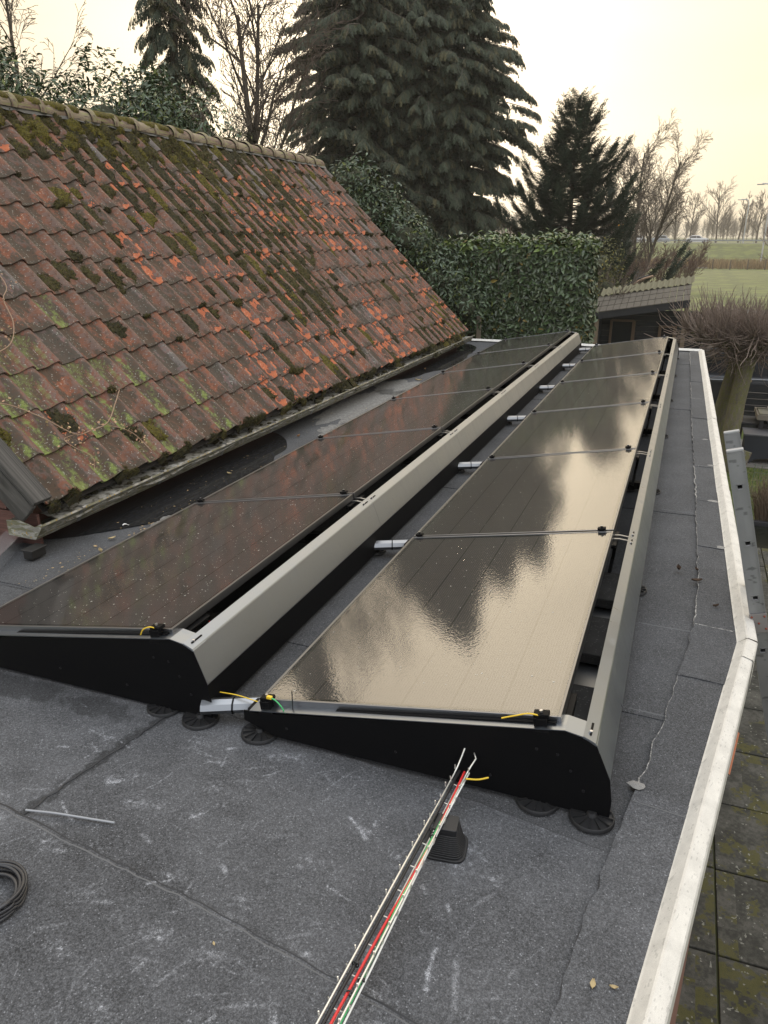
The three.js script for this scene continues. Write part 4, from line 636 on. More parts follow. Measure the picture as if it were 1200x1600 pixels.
// road embankment across the view
{
  const pf = [[-148, GROUND - 0.02], [-153, GROUND + 0.25], [-172, 0.42], [-178, 0.62], [-179, 0.62]];
  const g = gridGeo(60, pf.length - 1, (u, v) => { const [z, y] = pf[Math.round(v * (pf.length - 1))]; return V(lerp(-500, 500, u), y, z); });
  const a = g.attributes.position, b = g.attributes.uv; for (let i = 0; i < a.count; i++) b.setXY(i, a.getX(i), a.getZ(i));
  setting('embankment', g, M.grass);
  M.asphalt = mat(0.14, 0.14, 0.14, 0.9);
  setting('road', slab([[-500, -179], [500, -179], [500, -190], [-500, -190]], 0.64, 0.3), M.asphalt);
  setting('road_line', slab([[-500, -179.3], [500, -179.3], [500, -179.5], [-500, -179.5]], 0.65, 0.005), mat(0.7, 0.7, 0.66, 0.8));
  setting('far_field', slab([[-1500, -190], [1500, -190], [1500, -2400], [-1500, -2400]], 0.5, 0.3), M.grass);
}
// patio paving below the right edge
M.paving = [0, 1, 2, 3].map((k) => new THREE.MeshStandardMaterial({ roughness: 0.88, side: THREE.DoubleSide, bumpMap: tileBump, bumpScale: 0.004, map: tex(512, 512, (i, j) => { const n = fbm(i / 90, j / 90, 1000 + k, 5), f = fbm(i / 14, j / 14, 1010 + k, 4), p = hash(i, j, k); let c = mix3([0.030, 0.030, 0.024], [0.085, 0.083, 0.07], sst(0.3, 0.72, n * 0.6 + f * 0.4)); const m = fbm(i / 110 + 5, j / 110, 1030 + k, 5) + (f - 0.5) * 0.35; if (m > 0.6) c = mix3(c, [0.07, 0.066, 0.014], sst(0.6, 0.68, m) * 0.85); if (fbm(i / 20, j / 20, 1060 + k, 4) > 0.77) c = [0.2, 0.2, 0.17]; const q = 0.7 + 0.6 * p; return [c[0] * q, c[1] * q, c[2] * q]; }) }));
{
  const base = setting('patio', slab([[0.2, 2], [9, 2], [9, -11.8], [0.2, -11.8]], GROUND + 0.02, 0.1), mat(0.05, 0.055, 0.02, 0.95));
  const S = 0.79, gs = [0, 1, 2].map((k) => { const g = rbox(S - 0.014, 0.05, S - 0.014, 0, 0, 0, 0.006), p = g.attributes.position, uv = g.attributes.uv; for (let i = 0; i < p.count; i++) uv.setXY(i, p.getX(i) / S + 0.5 + k * 0.31, p.getZ(i) / S + 0.5 + k * 0.17); return g; });
  const r = rng(21);
  for (let a = 0; a < 5; a++) for (let b = 0; b < 15; b++) { const x = 0.69 + (a - 0.5) * S + (b % 2 ? 0.0 : 0.0), z = -1.1 - b * S + 0.29; const t = part('paving_slab', gs[Math.floor(r() * 3)], M.paving[Math.floor(r() * 4)], base); t.position.set(x, GROUND + 0.017 + r() * 0.006, z); t.rotation.set((r() - 0.5) * 0.012, Math.floor(r() * 4) * Math.PI / 2 + (r() - 0.5) * 0.006, (r() - 0.5) * 0.012); }
}

// ================================================================== leaves and trees
const leafG = gridGeo(2, 4, (u, v) => { const w = Math.pow(Math.sin(Math.PI * clamp(v * 0.94 + 0.03)), 0.8) * 0.19; return V((u - 0.5) * 2 * w, 0.10 * Math.abs(u - 0.5) * 2 * w / 0.19 - 0.14 * v * v, v); });
M.laurel = phys(0.064, 0.09, 0.042, 0.22, { specularIntensity: 1 });
M.ivy = phys(0.05, 0.075, 0.034, 0.3);
function rndDir(r) { const z = r() * 2 - 1, t = r() * 6.2832, q = Math.sqrt(1 - z * z); return V(q * Math.cos(t), z, q * Math.sin(t)); }
function leafAt(p, n, r, size, loose = 0.8) { const nn = n.clone().addScaledVector(rndDir(r), loose).add(V(0, 0.35, 0)).normalize(); const d = rndDir(r).cross(nn).normalize().addScaledVector(V(0, -1, 0), 0.15).addScaledVector(n, 0.35).normalize(); const y = nn.addScaledVector(d, -nn.dot(d)).normalize(); return { p, q: basisQ(y.clone().cross(d), y, d), s: size * (0.7 + 0.6 * r()) }; }
const leafTint = (a, b) => (e, i) => { const k = 0.55 + 0.9 * hash(i, 7, 1), y = hash(i, 3, 9); return y > 0.9 ? [k * 1.9 * a, k * 1.5 * b, k * 0.6] : [k * a, k * b, k * (0.8 + 0.4 * hash(i, 5, 5))]; };
function blobLeaves(r, blobs, n, size, loose) {      // leaves over the outer third of overlapping lumps
  const tot = blobs.reduce((s, b) => s + b.r * b.r, 0), out = [];
  for (const b of blobs) { const m = Math.round(n * b.r * b.r / tot); for (let i = 0; i < m; i++) { const d = rndDir(r), f = 0.62 + 0.42 * Math.pow(r(), 0.6) + 0.12 * (fbm(d.x * 3 + b.x, d.y * 3 + d.z * 3, 5, 3) - 0.5); out.push(leafAt(V(b.x + d.x * b.r * f, b.y + d.y * b.r * f * (b.sy || 1), b.z + d.z * b.r * f), d, r, size, loose)); } }
  return out;
}
const coreMat = mat(0.055, 0.058, 0.034, 1);
function lumpCore(blobs, k = 0.72) { return merge(blobs.map((b) => { const g = new THREE.IcosahedronGeometry(b.r * k, 2), p = g.attributes.position; for (let i = 0; i < p.count; i++) { const f = 0.85 + 0.3 * vn(p.getX(i) * 3, p.getY(i) * 3 + p.getZ(i) * 3, 4); p.setXYZ(i, p.getX(i) * f, p.getY(i) * f * (b.sy || 1), p.getZ(i) * f); } g.computeVertexNormals(); return g.translate(b.x, b.y, b.z); })); }
M.bark = new THREE.MeshStandardMaterial({ roughness: 0.95, side: THREE.DoubleSide, map: tex(64, 256, (i, j) => { const k = 0.6 + 0.9 * fbm(i / 4, j / 26, 5, 4); return [0.075 * k, 0.06 * k, 0.045 * k]; }) });
M.bark.map.repeat.set(3, 1);
M.twig = mat(0.085, 0.06, 0.045, 0.9); M.twigGrey = mat(0.12, 0.095, 0.075, 0.9); M.twigRed = mat(0.11, 0.065, 0.05, 0.85);

// ---- clipped laurel hedge at the far end of the roof
{
  const h = thing('laurel_hedge', 'tall clipped laurel hedge with glossy leaves beyond the far roof end', 'hedge', null, [-3.1, GROUND, -15.7]);
  const x0 = -1.45, x1 = 1.36, z0 = -0.85, z1 = 0.75, H = 4.36, r = rng(5), out = [], bulge = (a, b) => 0.16 * (fbm(a * 1.3, b * 1.3, 3, 3) - 0.5);
  const put = (p, n) => out.push(leafAt(p.addScaledVector(n, -0.16 * r() * r() + 0.03 * r()), n, r, 0.125, 0.75));
  for (let i = 0; i < 8500; i++) { const x = lerp(x0, x1, r()), y = lerp(1.4, H, r()); const left = sst(-0.3, -1.3, x); put(V(x, y, z1 + bulge(x, y) - 0.25 * left * (1 - y / H) + 0.12 * left * Math.sin(y * 3)), V(0, 0.05, 1)); }
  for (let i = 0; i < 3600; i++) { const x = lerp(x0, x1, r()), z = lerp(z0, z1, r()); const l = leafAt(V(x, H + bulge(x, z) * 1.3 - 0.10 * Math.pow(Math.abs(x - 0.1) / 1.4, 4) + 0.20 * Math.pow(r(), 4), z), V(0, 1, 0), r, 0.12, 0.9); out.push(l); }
  for (let i = 0; i < 3200; i++) { const z = lerp(z0, z1, r()), y = lerp(1.2, H, r()), s = r() < 0.6 ? 1 : -1; put(V(s > 0 ? x1 + bulge(z, y) : x0 + bulge(y, z) * 2, y, z), V(s, 0.05, 0)); }
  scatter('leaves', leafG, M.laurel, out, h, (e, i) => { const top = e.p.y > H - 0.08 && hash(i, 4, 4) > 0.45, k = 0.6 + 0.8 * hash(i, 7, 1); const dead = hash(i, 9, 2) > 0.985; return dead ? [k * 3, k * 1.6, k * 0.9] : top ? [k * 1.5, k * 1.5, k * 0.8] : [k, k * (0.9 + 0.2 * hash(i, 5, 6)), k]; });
  part('inner_growth', [box(x1 - x0 - 0.5, H - 0.3, z1 - z0 - 0.5, (x0 + x1) / 2, (H - 0.3) / 2, (z0 + z1) / 2 - 0.02)], coreMat, h);
  const a = new Acc(), q = rng(8); for (let i = 0; i < 34; i++) { let p = V(lerp(x0 + 0.2, x1 - 0.2, q()), 0, lerp(0, z1 - 0.12, q())); const pts = [p.clone()]; for (let k = 0; k < 6; k++) { p = p.clone().add(V((q() - 0.5) * 0.3, 0.7, (q() - 0.35) * 0.16)); p.z = Math.min(p.z, z1 - 0.02); pts.push(p); } a.limb(pts, [0.03, 0.026, 0.022, 0.018, 0.014, 0.01, 0.006], 5); }
  part('stems', a.geo(), M.bark, h, { stuff: true });
  solo('fence_post', rbox(0.075, 3.1, 0.075, -3.64, GROUND + 1.55, -14.62, 0.006), mat(0.20, 0.165, 0.12, 0.85), 'weathered wooden post standing in front of the laurel hedge', 'post');
}
// ---- ivy and shrub against the far verge of the tiled roof
{
  const g = thing('ivy_shrub', 'dark leafy shrub climbing along the far verge of the tiled roof', 'shrub', null);
  const b = [], r = rng(15); for (let i = 0; i < 22; i++) { const t = i / 21, rr = 0.42 + 0.25 * r(); b.push({ x: lerp(-6.5, -4.2, t) + (r() - 0.5) * 0.3 + 0.25, y: lerp(2.75, 0.4, t) + (r() - 0.5) * 0.35, z: -14.15 - rr * 0.6 - r() * 0.5, r: rr }); }
  for (let i = 0; i < 14; i++) b.push({ x: lerp(-6.4, -4.4, r()), y: -0.4 - r() * 1.9, z: -14.7 - r() * 0.3, r: 0.6 });
  scatter('leaves', leafG, M.ivy, blobLeaves(r, b, 19000, 0.09, 0.9), g, leafTint(1, 1.02));
  part('inner_growth', lumpCore(b, 0.42), coreMat, g);
  const g2 = thing('laurel_bush', 'leafy green laurel bush rising behind the mossy ridge at the left', 'bush', null), b2 = [], r2 = rng(16);
  for (let i = 0; i < 34; i++) { const t = r2(), rr = 0.45 + 0.35 * r2(); b2.push({ x: lerp(-9.6, -7.4, t) + (r2() - 0.5) * 0.5, y: lerp(4.0, 3.35, t) - 0.9 * r2() * r2() - rr * 0.35 + 0.22 * Math.sin(t * 9), z: lerp(-8.4, -11.0, t) + (r2() - 0.5) * 0.9, r: rr }); }
  for (let i = 0; i < 14; i++) { const t = i / 13; b2.push({ x: lerp(-9.7, -7.5, t), y: 0.9, z: lerp(-8.5, -11.2, t), r: 1.05, sy: 1.7 }); }
  const lv = blobLeaves(r2, b2, 42000, 0.075, 0.9);
  for (let i = 0; i < 130; i++) { const b0 = b2[Math.floor(r2() * 34)]; let p = V(b0.x + (r2() - 0.5) * 0.5, b0.y + b0.r * 0.8, b0.z + (r2() - 0.5) * 0.5); const d = V((r2() - 0.5) * 0.5, 1, (r2() - 0.5) * 0.5).normalize(); for (let k = 0; k < 12; k++) { p = p.clone().addScaledVector(d, 0.026); lv.push(leafAt(p.clone(), d.clone().addScaledVector(rndDir(r2), 0.9).normalize(), r2, 0.085, 0.5)); } }
  scatter('leaves', leafG, M.laurel, lv, g2, leafTint(1.0, 1.05));
  part('inner_growth', lumpCore(b2, 0.32), coreMat, g2);
}

// ---- conifers
function sprayGeo(kind) {                     // one hanging or spreading frond, 1 m long
  const a = new Acc(), r = rng(kind === 'hang' ? 3 : 4), n = kind === 'hang' ? 15 : 16;
  const ax = (t) => (kind === 'hang' ? V(0, -0.55 * t * t - 0.1 * t, t * (1 - 0.28 * t)) : V(0, 0.04 * Math.sin(t * 3) - 0.06 * t, t));
  const strip = (p0, p1, w) => { const d = p1.clone().sub(p0), s = d.clone().cross(V(r() - 0.5, 1, r() - 0.5)).normalize().multiplyScalar(w), n2 = s.clone().cross(d).normalize(), m = p0.clone().lerp(p1, 0.55); a.tri(p0, m.clone().add(s), m.clone().sub(s), n2); a.tri(m.clone().add(s), p1, m.clone().sub(s), n2); };
  for (let i = 0; i < 5; i++) strip(ax(i / 5), ax((i + 1.15) / 5), 0.022);
  for (let i = 0; i < n; i++) { const t = 0.08 + 0.9 * (i / n), s = i % 2 ? 1 : -1, l = (kind === 'hang' ? 0.36 : 0.30) * (1 - 0.65 * t) * (0.7 + 0.6 * r()), p = ax(t); const e = kind === 'hang' ? V(s * l * 0.55, -l * (0.9 + 0.5 * r()), l * 0.35) : V(s * l * 0.9, (r() - 0.45) * l * 0.5, l * 0.5); strip(p, p.clone().add(e), kind === 'hang' ? 0.030 : 0.026); if (kind === 'hang') { const p2 = p.clone().addScaledVector(e, 0.55); strip(p2, p2.clone().add(V(-s * l * 0.18 + (r() - 0.5) * 0.1, -l * 0.6, l * 0.1)), 0.024); } }
  return a.geo();
}
const sprayHang = sprayGeo('hang'), sprayFlat = sprayGeo('flat');
const coniferMat = mat(0.044, 0.056, 0.034, 0.75), coniferBrown = mat(0.05, 0.045, 0.026, 0.9), spruceMat = mat(0.022, 0.036, 0.022, 0.8);
function conifer(name, label, base, H, radius, o) {
  const r = rng(o.seed), g = thing(name, label, 'conifer', o.group, base);
  const tr = new Acc(), lean = o.lean || 0; tr.limb([0, 0.25, 0.5, 0.75, 0.95].map((t) => V(lean * t * t, H * t, 0)), [0.02 * H, 0.016 * H, 0.011 * H, 0.006 * H, 0.001 * H], 8); part('trunk', tr.geo(), M.bark, g);
  const br = new Acc(), list = [];
  for (let i = 0; i < o.branches; i++) {
    const t = o.low + (1 - o.low) * Math.pow((i + r() * 0.8) / o.branches, o.bias || 1), y = H * t * 0.985, az = i * 2.39996 + r() * 0.7;
    const L = radius * o.profile(t) * (0.6 + 0.6 * r()) * (0.75 + 0.5 * vn(az * 0.8, y * 0.6, o.seed)) + 0.06; const dir = V(Math.cos(az), 0, Math.sin(az)), pts = [], rad = [];
    const jit = (r() - 0.5) * (o.hang ? 0.5 : 0.15), n = 5; for (let k = 0; k <= n; k++) { const q = k / n; pts.push(V(lean * t * t, y, 0).addScaledVector(dir, L * q).add(V((r() - 0.5) * 0.06 * L, L * ((o.up + jit) * q - o.droop * q * q + o.tip * Math.pow(q, 4)), (r() - 0.5) * 0.06 * L))); rad.push((0.006 + 0.010 * L) * (1 - q) + 0.003); }
    br.limb(pts, rad, 4);
    const c = new THREE.CatmullRomCurve3(pts), m = Math.max(4, Math.round(L * o.dens));
    for (let k = 0; k < m; k++) { const q = 0.12 + 0.88 * Math.pow(r(), 0.75), p = c.getPoint(q), tan = c.getTangent(q); const sd = V(-dir.z, 0, dir.x).multiplyScalar((r() - 0.5) * 2.2); const d = o.hang ? tan.clone().multiplyScalar(0.5).addScaledVector(sd, 0.55).setY(tan.y * 0.3) : tan.clone().addScaledVector(sd, 0.55).add(V(0, (r() - 0.4) * 0.5, 0)); const up = V((r() - 0.5) * 0.6, 1, (r() - 0.5) * 0.6); if (o.clump && fbm(p.x * 0.9 + o.seed * 9, p.y * 0.8 + p.z * 0.9, 44, 2) < o.clump) continue; list.push({ p, q: lookQ(d, up), s: o.spray * (0.6 + 0.7 * r()) * (0.55 + 0.45 * (1 - q * 0.4)), b: r() }); }
  }
  part('branches', br.geo(), M.bark, g, { stuff: true });
  const tip = []; for (let k = 0; k < 14; k++) { const q = 0.93 + 0.07 * r(); tip.push({ p: V(lean * q * q, H * q * 0.98, 0), q: lookQ(V(r() - 0.5, o.hang ? 0.6 : 1.4, r() - 0.5), V(r() - 0.5, 0.2, r() - 0.5)), s: o.spray * 0.6, b: r() }); }
  scatter('crown', o.hang ? sprayHang : sprayFlat, o.mat, list.concat(tip), g, (e, i) => { const k = 0.6 + 0.8 * e.b, w = hash(i, 2, 8) < (o.brown || 0) ? 1 : 0; return w ? [k * 1.9, k * 1.35, k * 1.0] : [k, k, k * 0.95]; });
  return g;
}
const colm = (t) => (t < 0.72 ? 0.95 + 0.12 * Math.sin(t * 11) : Math.pow(Math.max(0, (1 - t) / 0.28), 0.75));
const G3 = 'tall drooping conifers behind the hedge';
conifer('drooping_conifer', 'tallest of the dark drooping conifers, on the left of the clump behind the hedge', [-15.3, GROUND, -37.4], 19.4, 3.5, { seed: 1, branches: 640, low: 0.06, profile: (t) => (t < 0.7 ? 0.98 : Math.pow((1 - t) / 0.3, 0.8)), up: 0.12, droop: 0.30, tip: 0.0, dens: 30, hang: true, spray: 0.58, clump: 0.24, mat: coniferMat, brown: 0.25, group: G3 });
conifer('drooping_conifer', 'middle dark drooping conifer of the clump, with bare stem gaps lit by the sky', [-12.7, GROUND, -38.7], 17.0, 3.0, { seed: 2, branches: 540, low: 0.06, profile: colm, up: 0.12, droop: 0.30, tip: 0.0, dens: 30, hang: true, spray: 0.58, clump: 0.24, mat: coniferMat, brown: 0.2, group: G3 });
conifer('drooping_conifer', 'right-hand dark drooping conifer of the clump, above the laurel hedge', [-10.7, GROUND, -39.2], 16.2, 2.55, { seed: 3, branches: 430, low: 0.06, profile: colm, up: 0.12, droop: 0.30, tip: 0.0, dens: 30, hang: true, spray: 0.58, clump: 0.24, mat: coniferMat, brown: 0.15, group: G3 });
conifer('narrow_conifer', 'narrow dark conifer behind the ridge, left of the bare trees', [-13.5, GROUND, -19.9], 13.6, 1.65, { seed: 4, branches: 210, low: 0.15, profile: (t) => Math.pow(1 - t, 0.7) * 0.95 + 0.05, up: 0.2, droop: 0.7, tip: 0.15, dens: 15, hang: true, spray: 0.6, mat: coniferMat, brown: 0.3 });
conifer('spruce', 'dark ragged spruce standing right of the big conifers', [-5.1, GROUND, -35.6], 9.9, 3.7, { seed: 5, branches: 230, low: 0.14, profile: (t) => Math.pow(1 - t, 0.82) * (0.75 + 0.5 * vn(t * 11, 3, 3)), up: 0.05, droop: 0.28, tip: 0.62, dens: 34, hang: false, spray: 0.7, mat: spruceMat });
conifer('small_conifer', 'small dull conifer at the foot of the bare trees behind the ridge', [-10.9, GROUND, -19.0], 7.1, 0.85, { seed: 6, branches: 90, low: 0.2, profile: (t) => Math.pow(1 - t, 0.8), up: 0.2, droop: 0.4, tip: 0.3, dens: 22, hang: false, spray: 0.5, mat: coniferBrown });

// ---- bare trees
function bareTree(name, label, base, H, o) {
  const r = rng(o.seed), g = thing(name, label, o.cat || 'tree', o.group, base), big = new Acc(), fine = new Acc();
  const grow = (p, d, L, rad, lvl) => {
    const n = lvl === 0 ? 7 : lvl < 3 ? 4 : 3, pts = [p.clone()], rr = [rad]; let q = p.clone(), dd = d.clone();
    for (let k = 1; k <= n; k++) { dd.addScaledVector(rndDir(r), o.wob * (lvl === 0 ? 0.35 : 1)).add(V(0, o.up * (lvl > 1 ? 1 : 0.4) - (o.weep || 0) * Math.max(0, lvl - 2), 0)).normalize(); q = q.clone().addScaledVector(dd, L / n); pts.push(q); rr.push(Math.max(o.min, rad * (1 - 0.72 * (k / n)))); }
    (lvl < 2 ? big : fine).limb(pts, rr, lvl === 0 ? 8 : lvl === 1 ? 5 : 3);
    if (lvl >= o.depth) return;
    const kids = o.kids[lvl], c = new THREE.CatmullRomCurve3(pts);
    for (let k = 0; k < kids; k++) { const t = (lvl === 0 ? o.clear : 0.15) + (1 - (lvl === 0 ? o.clear : 0.15)) * ((k + r() * 0.9) / kids), pp = c.getPoint(Math.min(0.99, t)), tt = c.getTangent(Math.min(0.99, t)); const side = rndDir(r); side.addScaledVector(tt, -side.dot(tt)).normalize(); const nd = tt.clone().multiplyScalar(Math.cos(o.ang)).addScaledVector(side, Math.sin(o.ang) * (0.7 + 0.5 * r())).normalize(); const l2 = L * o.ratio[lvl] * (1 - 0.55 * t * (lvl === 0 ? 1 : 0.6)) * (0.75 + 0.5 * r()); grow(pp, nd, l2, Math.max(o.min, rad * (1 - 0.7 * t) * 0.55), lvl + 1); }
  };
  for (let s = 0; s < (o.stems || 1); s++) { const a = s * 2.4 + r(); grow(V(Math.cos(a) * 0.15 * (o.stems > 1 ? 1 : 0), 0, Math.sin(a) * 0.15 * (o.stems > 1 ? 1 : 0)), V(Math.cos(a) * (o.stems > 1 ? o.spread : 0) + (o.lean || 0), 1, Math.sin(a) * (o.stems > 1 ? o.spread : 0)).normalize(), H * (0.85 + 0.2 * r()), o.rad, 0); }
  part('trunk', big.geo(), o.barkMat || M.bark, g); part('crown', fine.geo(), o.twigMat || M.twig, g, { stuff: true });
  return g;
}
const T1 = { wob: 0.16, up: 0.06, min: 0.006, depth: 4, kids: [16, 8, 6, 4], ratio: [0.5, 0.5, 0.5, 0.55], clear: 0.22, ang: 0.75 };
bareTree('bare_tree', 'bare spreading tree against the sun glow, just left of the big conifers', [-10.2, GROUND, -18.9], 10.2, { ...T1, seed: 11, rad: 0.16, min: 0.007 });
bareTree('bare_tree', 'slim bare tree with upright twigs beside the narrow conifer', [-11.4, GROUND, -19.1], 11.6, { ...T1, seed: 12, rad: 0.13, kids: [18, 7, 5, 3], ratio: [0.34, 0.5, 0.5, 0.5], ang: 0.55, min: 0.007, twigMat: M.twigGrey });
bareTree('bare_birch', 'pale stemmed bare birch in front of the narrow conifer', [-11.5, GROUND, -17.2], 7.6, { ...T1, seed: 13, rad: 0.07, kids: [22, 7, 5, 0], depth: 3, ratio: [0.36, 0.5, 0.5, 0.5], ang: 0.6, min: 0.006, barkMat: mat(0.3, 0.28, 0.25, 0.8), twigMat: M.twigGrey });
bareTree('bare_birch', 'thin weeping birch at the far left above the laurel bush', [-17.4, GROUND, -18.8], 11.0, { ...T1, seed: 14, rad: 0.11, kids: [18, 8, 5, 3], ratio: [0.34, 0.5, 0.5, 0.6], ang: 0.65, weep: 0.12, min: 0.007, twigMat: M.twigGrey });
bareTree('bare_birch', 'leaning bare birch with hanging twigs right of the spruce', [-3.9, GROUND, -60], 10.2, { ...T1, seed: 15, rad: 0.15, lean: 0.2, kids: [18, 9, 6, 3], ratio: [0.42, 0.5, 0.5, 0.6], ang: 0.55, weep: 0.10, min: 0.008, stems: 2, spread: 0.16, twigMat: M.twigGrey });
bareTree('bare_tree', 'grey bare tree spreading just behind the right side of the spruce', [-3.9, GROUND, -40], 8.2, { ...T1, seed: 16, rad: 0.12, lean: 0.1, kids: [15, 8, 6, 3], min: 0.008, twigMat: M.twigGrey });
bareTree('bare_tree', 'slender bare sapling beside the yellow sign', [-4.7, GROUND, -50], 6.0, { ...T1, seed: 17, rad: 0.06, depth: 3, kids: [12, 6, 4, 0], ratio: [0.35, 0.5, 0.5, 0.5], ang: 0.5, min: 0.009, twigMat: M.twigGrey });
const shrubs = [[-3.1, -24.5, 3.5, 'olive brown twiggy shrub just behind the laurel hedge', 21, M.twigGrey], [-4.6, -25.5, 3.9, 'tangled bare shrub behind the left end of the hedge', 22, M.twig], [-2.0, -27.5, 3.2, 'thin bare shrub behind the right end of the hedge', 23, M.twigGrey], [-2.6, -47, 3.5, 'reddish bare thicket below the leaning birch', 24, M.twigRed], [-0.6, -75, 3.6, 'reddish bare thicket beside the embankment', 25, M.twigRed], [9.0, -95, 5.4, 'reddish brown bare thicket at the right edge by the lamp post', 26, M.twigRed], [-4.4, -56, 3.6, 'brown bare thicket under the spruce', 27, M.twig]];
for (const [x, z, H, label, seed, tm] of shrubs) bareTree('bare_shrub', label, [x, GROUND, z], H, { ...T1, seed, rad: 0.035, stems: 9, spread: 0.42, depth: 3, kids: [9, 6, 4, 0], ratio: [0.45, 0.5, 0.5, 0.5], clear: 0.12, ang: 0.5, min: z < -40 ? 0.012 : 0.006, twigMat: tm, barkMat: tm, cat: 'shrub', group: 'bare winter shrubs' });
{ // leafy olive shrubs low behind the hedge and shed
  [[-3.4, -26.5, 1.5, 4.6, 'olive green shrub showing above the laurel hedge'], [-1.95, -25.2, 0.9, 2.55, 'yellow green shrub between hedge and shed roof'], [-0.6, -29.5, 0.75, 2.3, 'dark green bramble mound behind the shed ridge'], [0.8, -31, 0.8, 2.05, 'dark green bramble strip at the edge of the field']].forEach(([x, z, rad, top, label], i) => {
    const g = thing('leafy_shrub', label, 'shrub', 'leafy shrubs beyond the hedge'), r = rng(140 + i), b = []; for (let k = 0; k < 16; k++) { const t = r() * 6.28, q = Math.sqrt(r()) * rad, rr = rad * (0.3 + 0.25 * r()); b.push({ x: x + Math.cos(t) * q, y: GROUND + (top - rr) * (0.25 + 0.75 * Math.sqrt(r())), z: z + Math.sin(t) * q * 0.7, r: rr }); }
    scatter('leaves', leafG, i < 2 ? mat(0.10, 0.10, 0.035, 0.7) : mat(0.04, 0.055, 0.02, 0.6), blobLeaves(r, b, 5200, 0.085, 1), g, leafTint(1, 1)); part('inner_growth', lumpCore(b, 0.25), coreMat, g);
  });
}

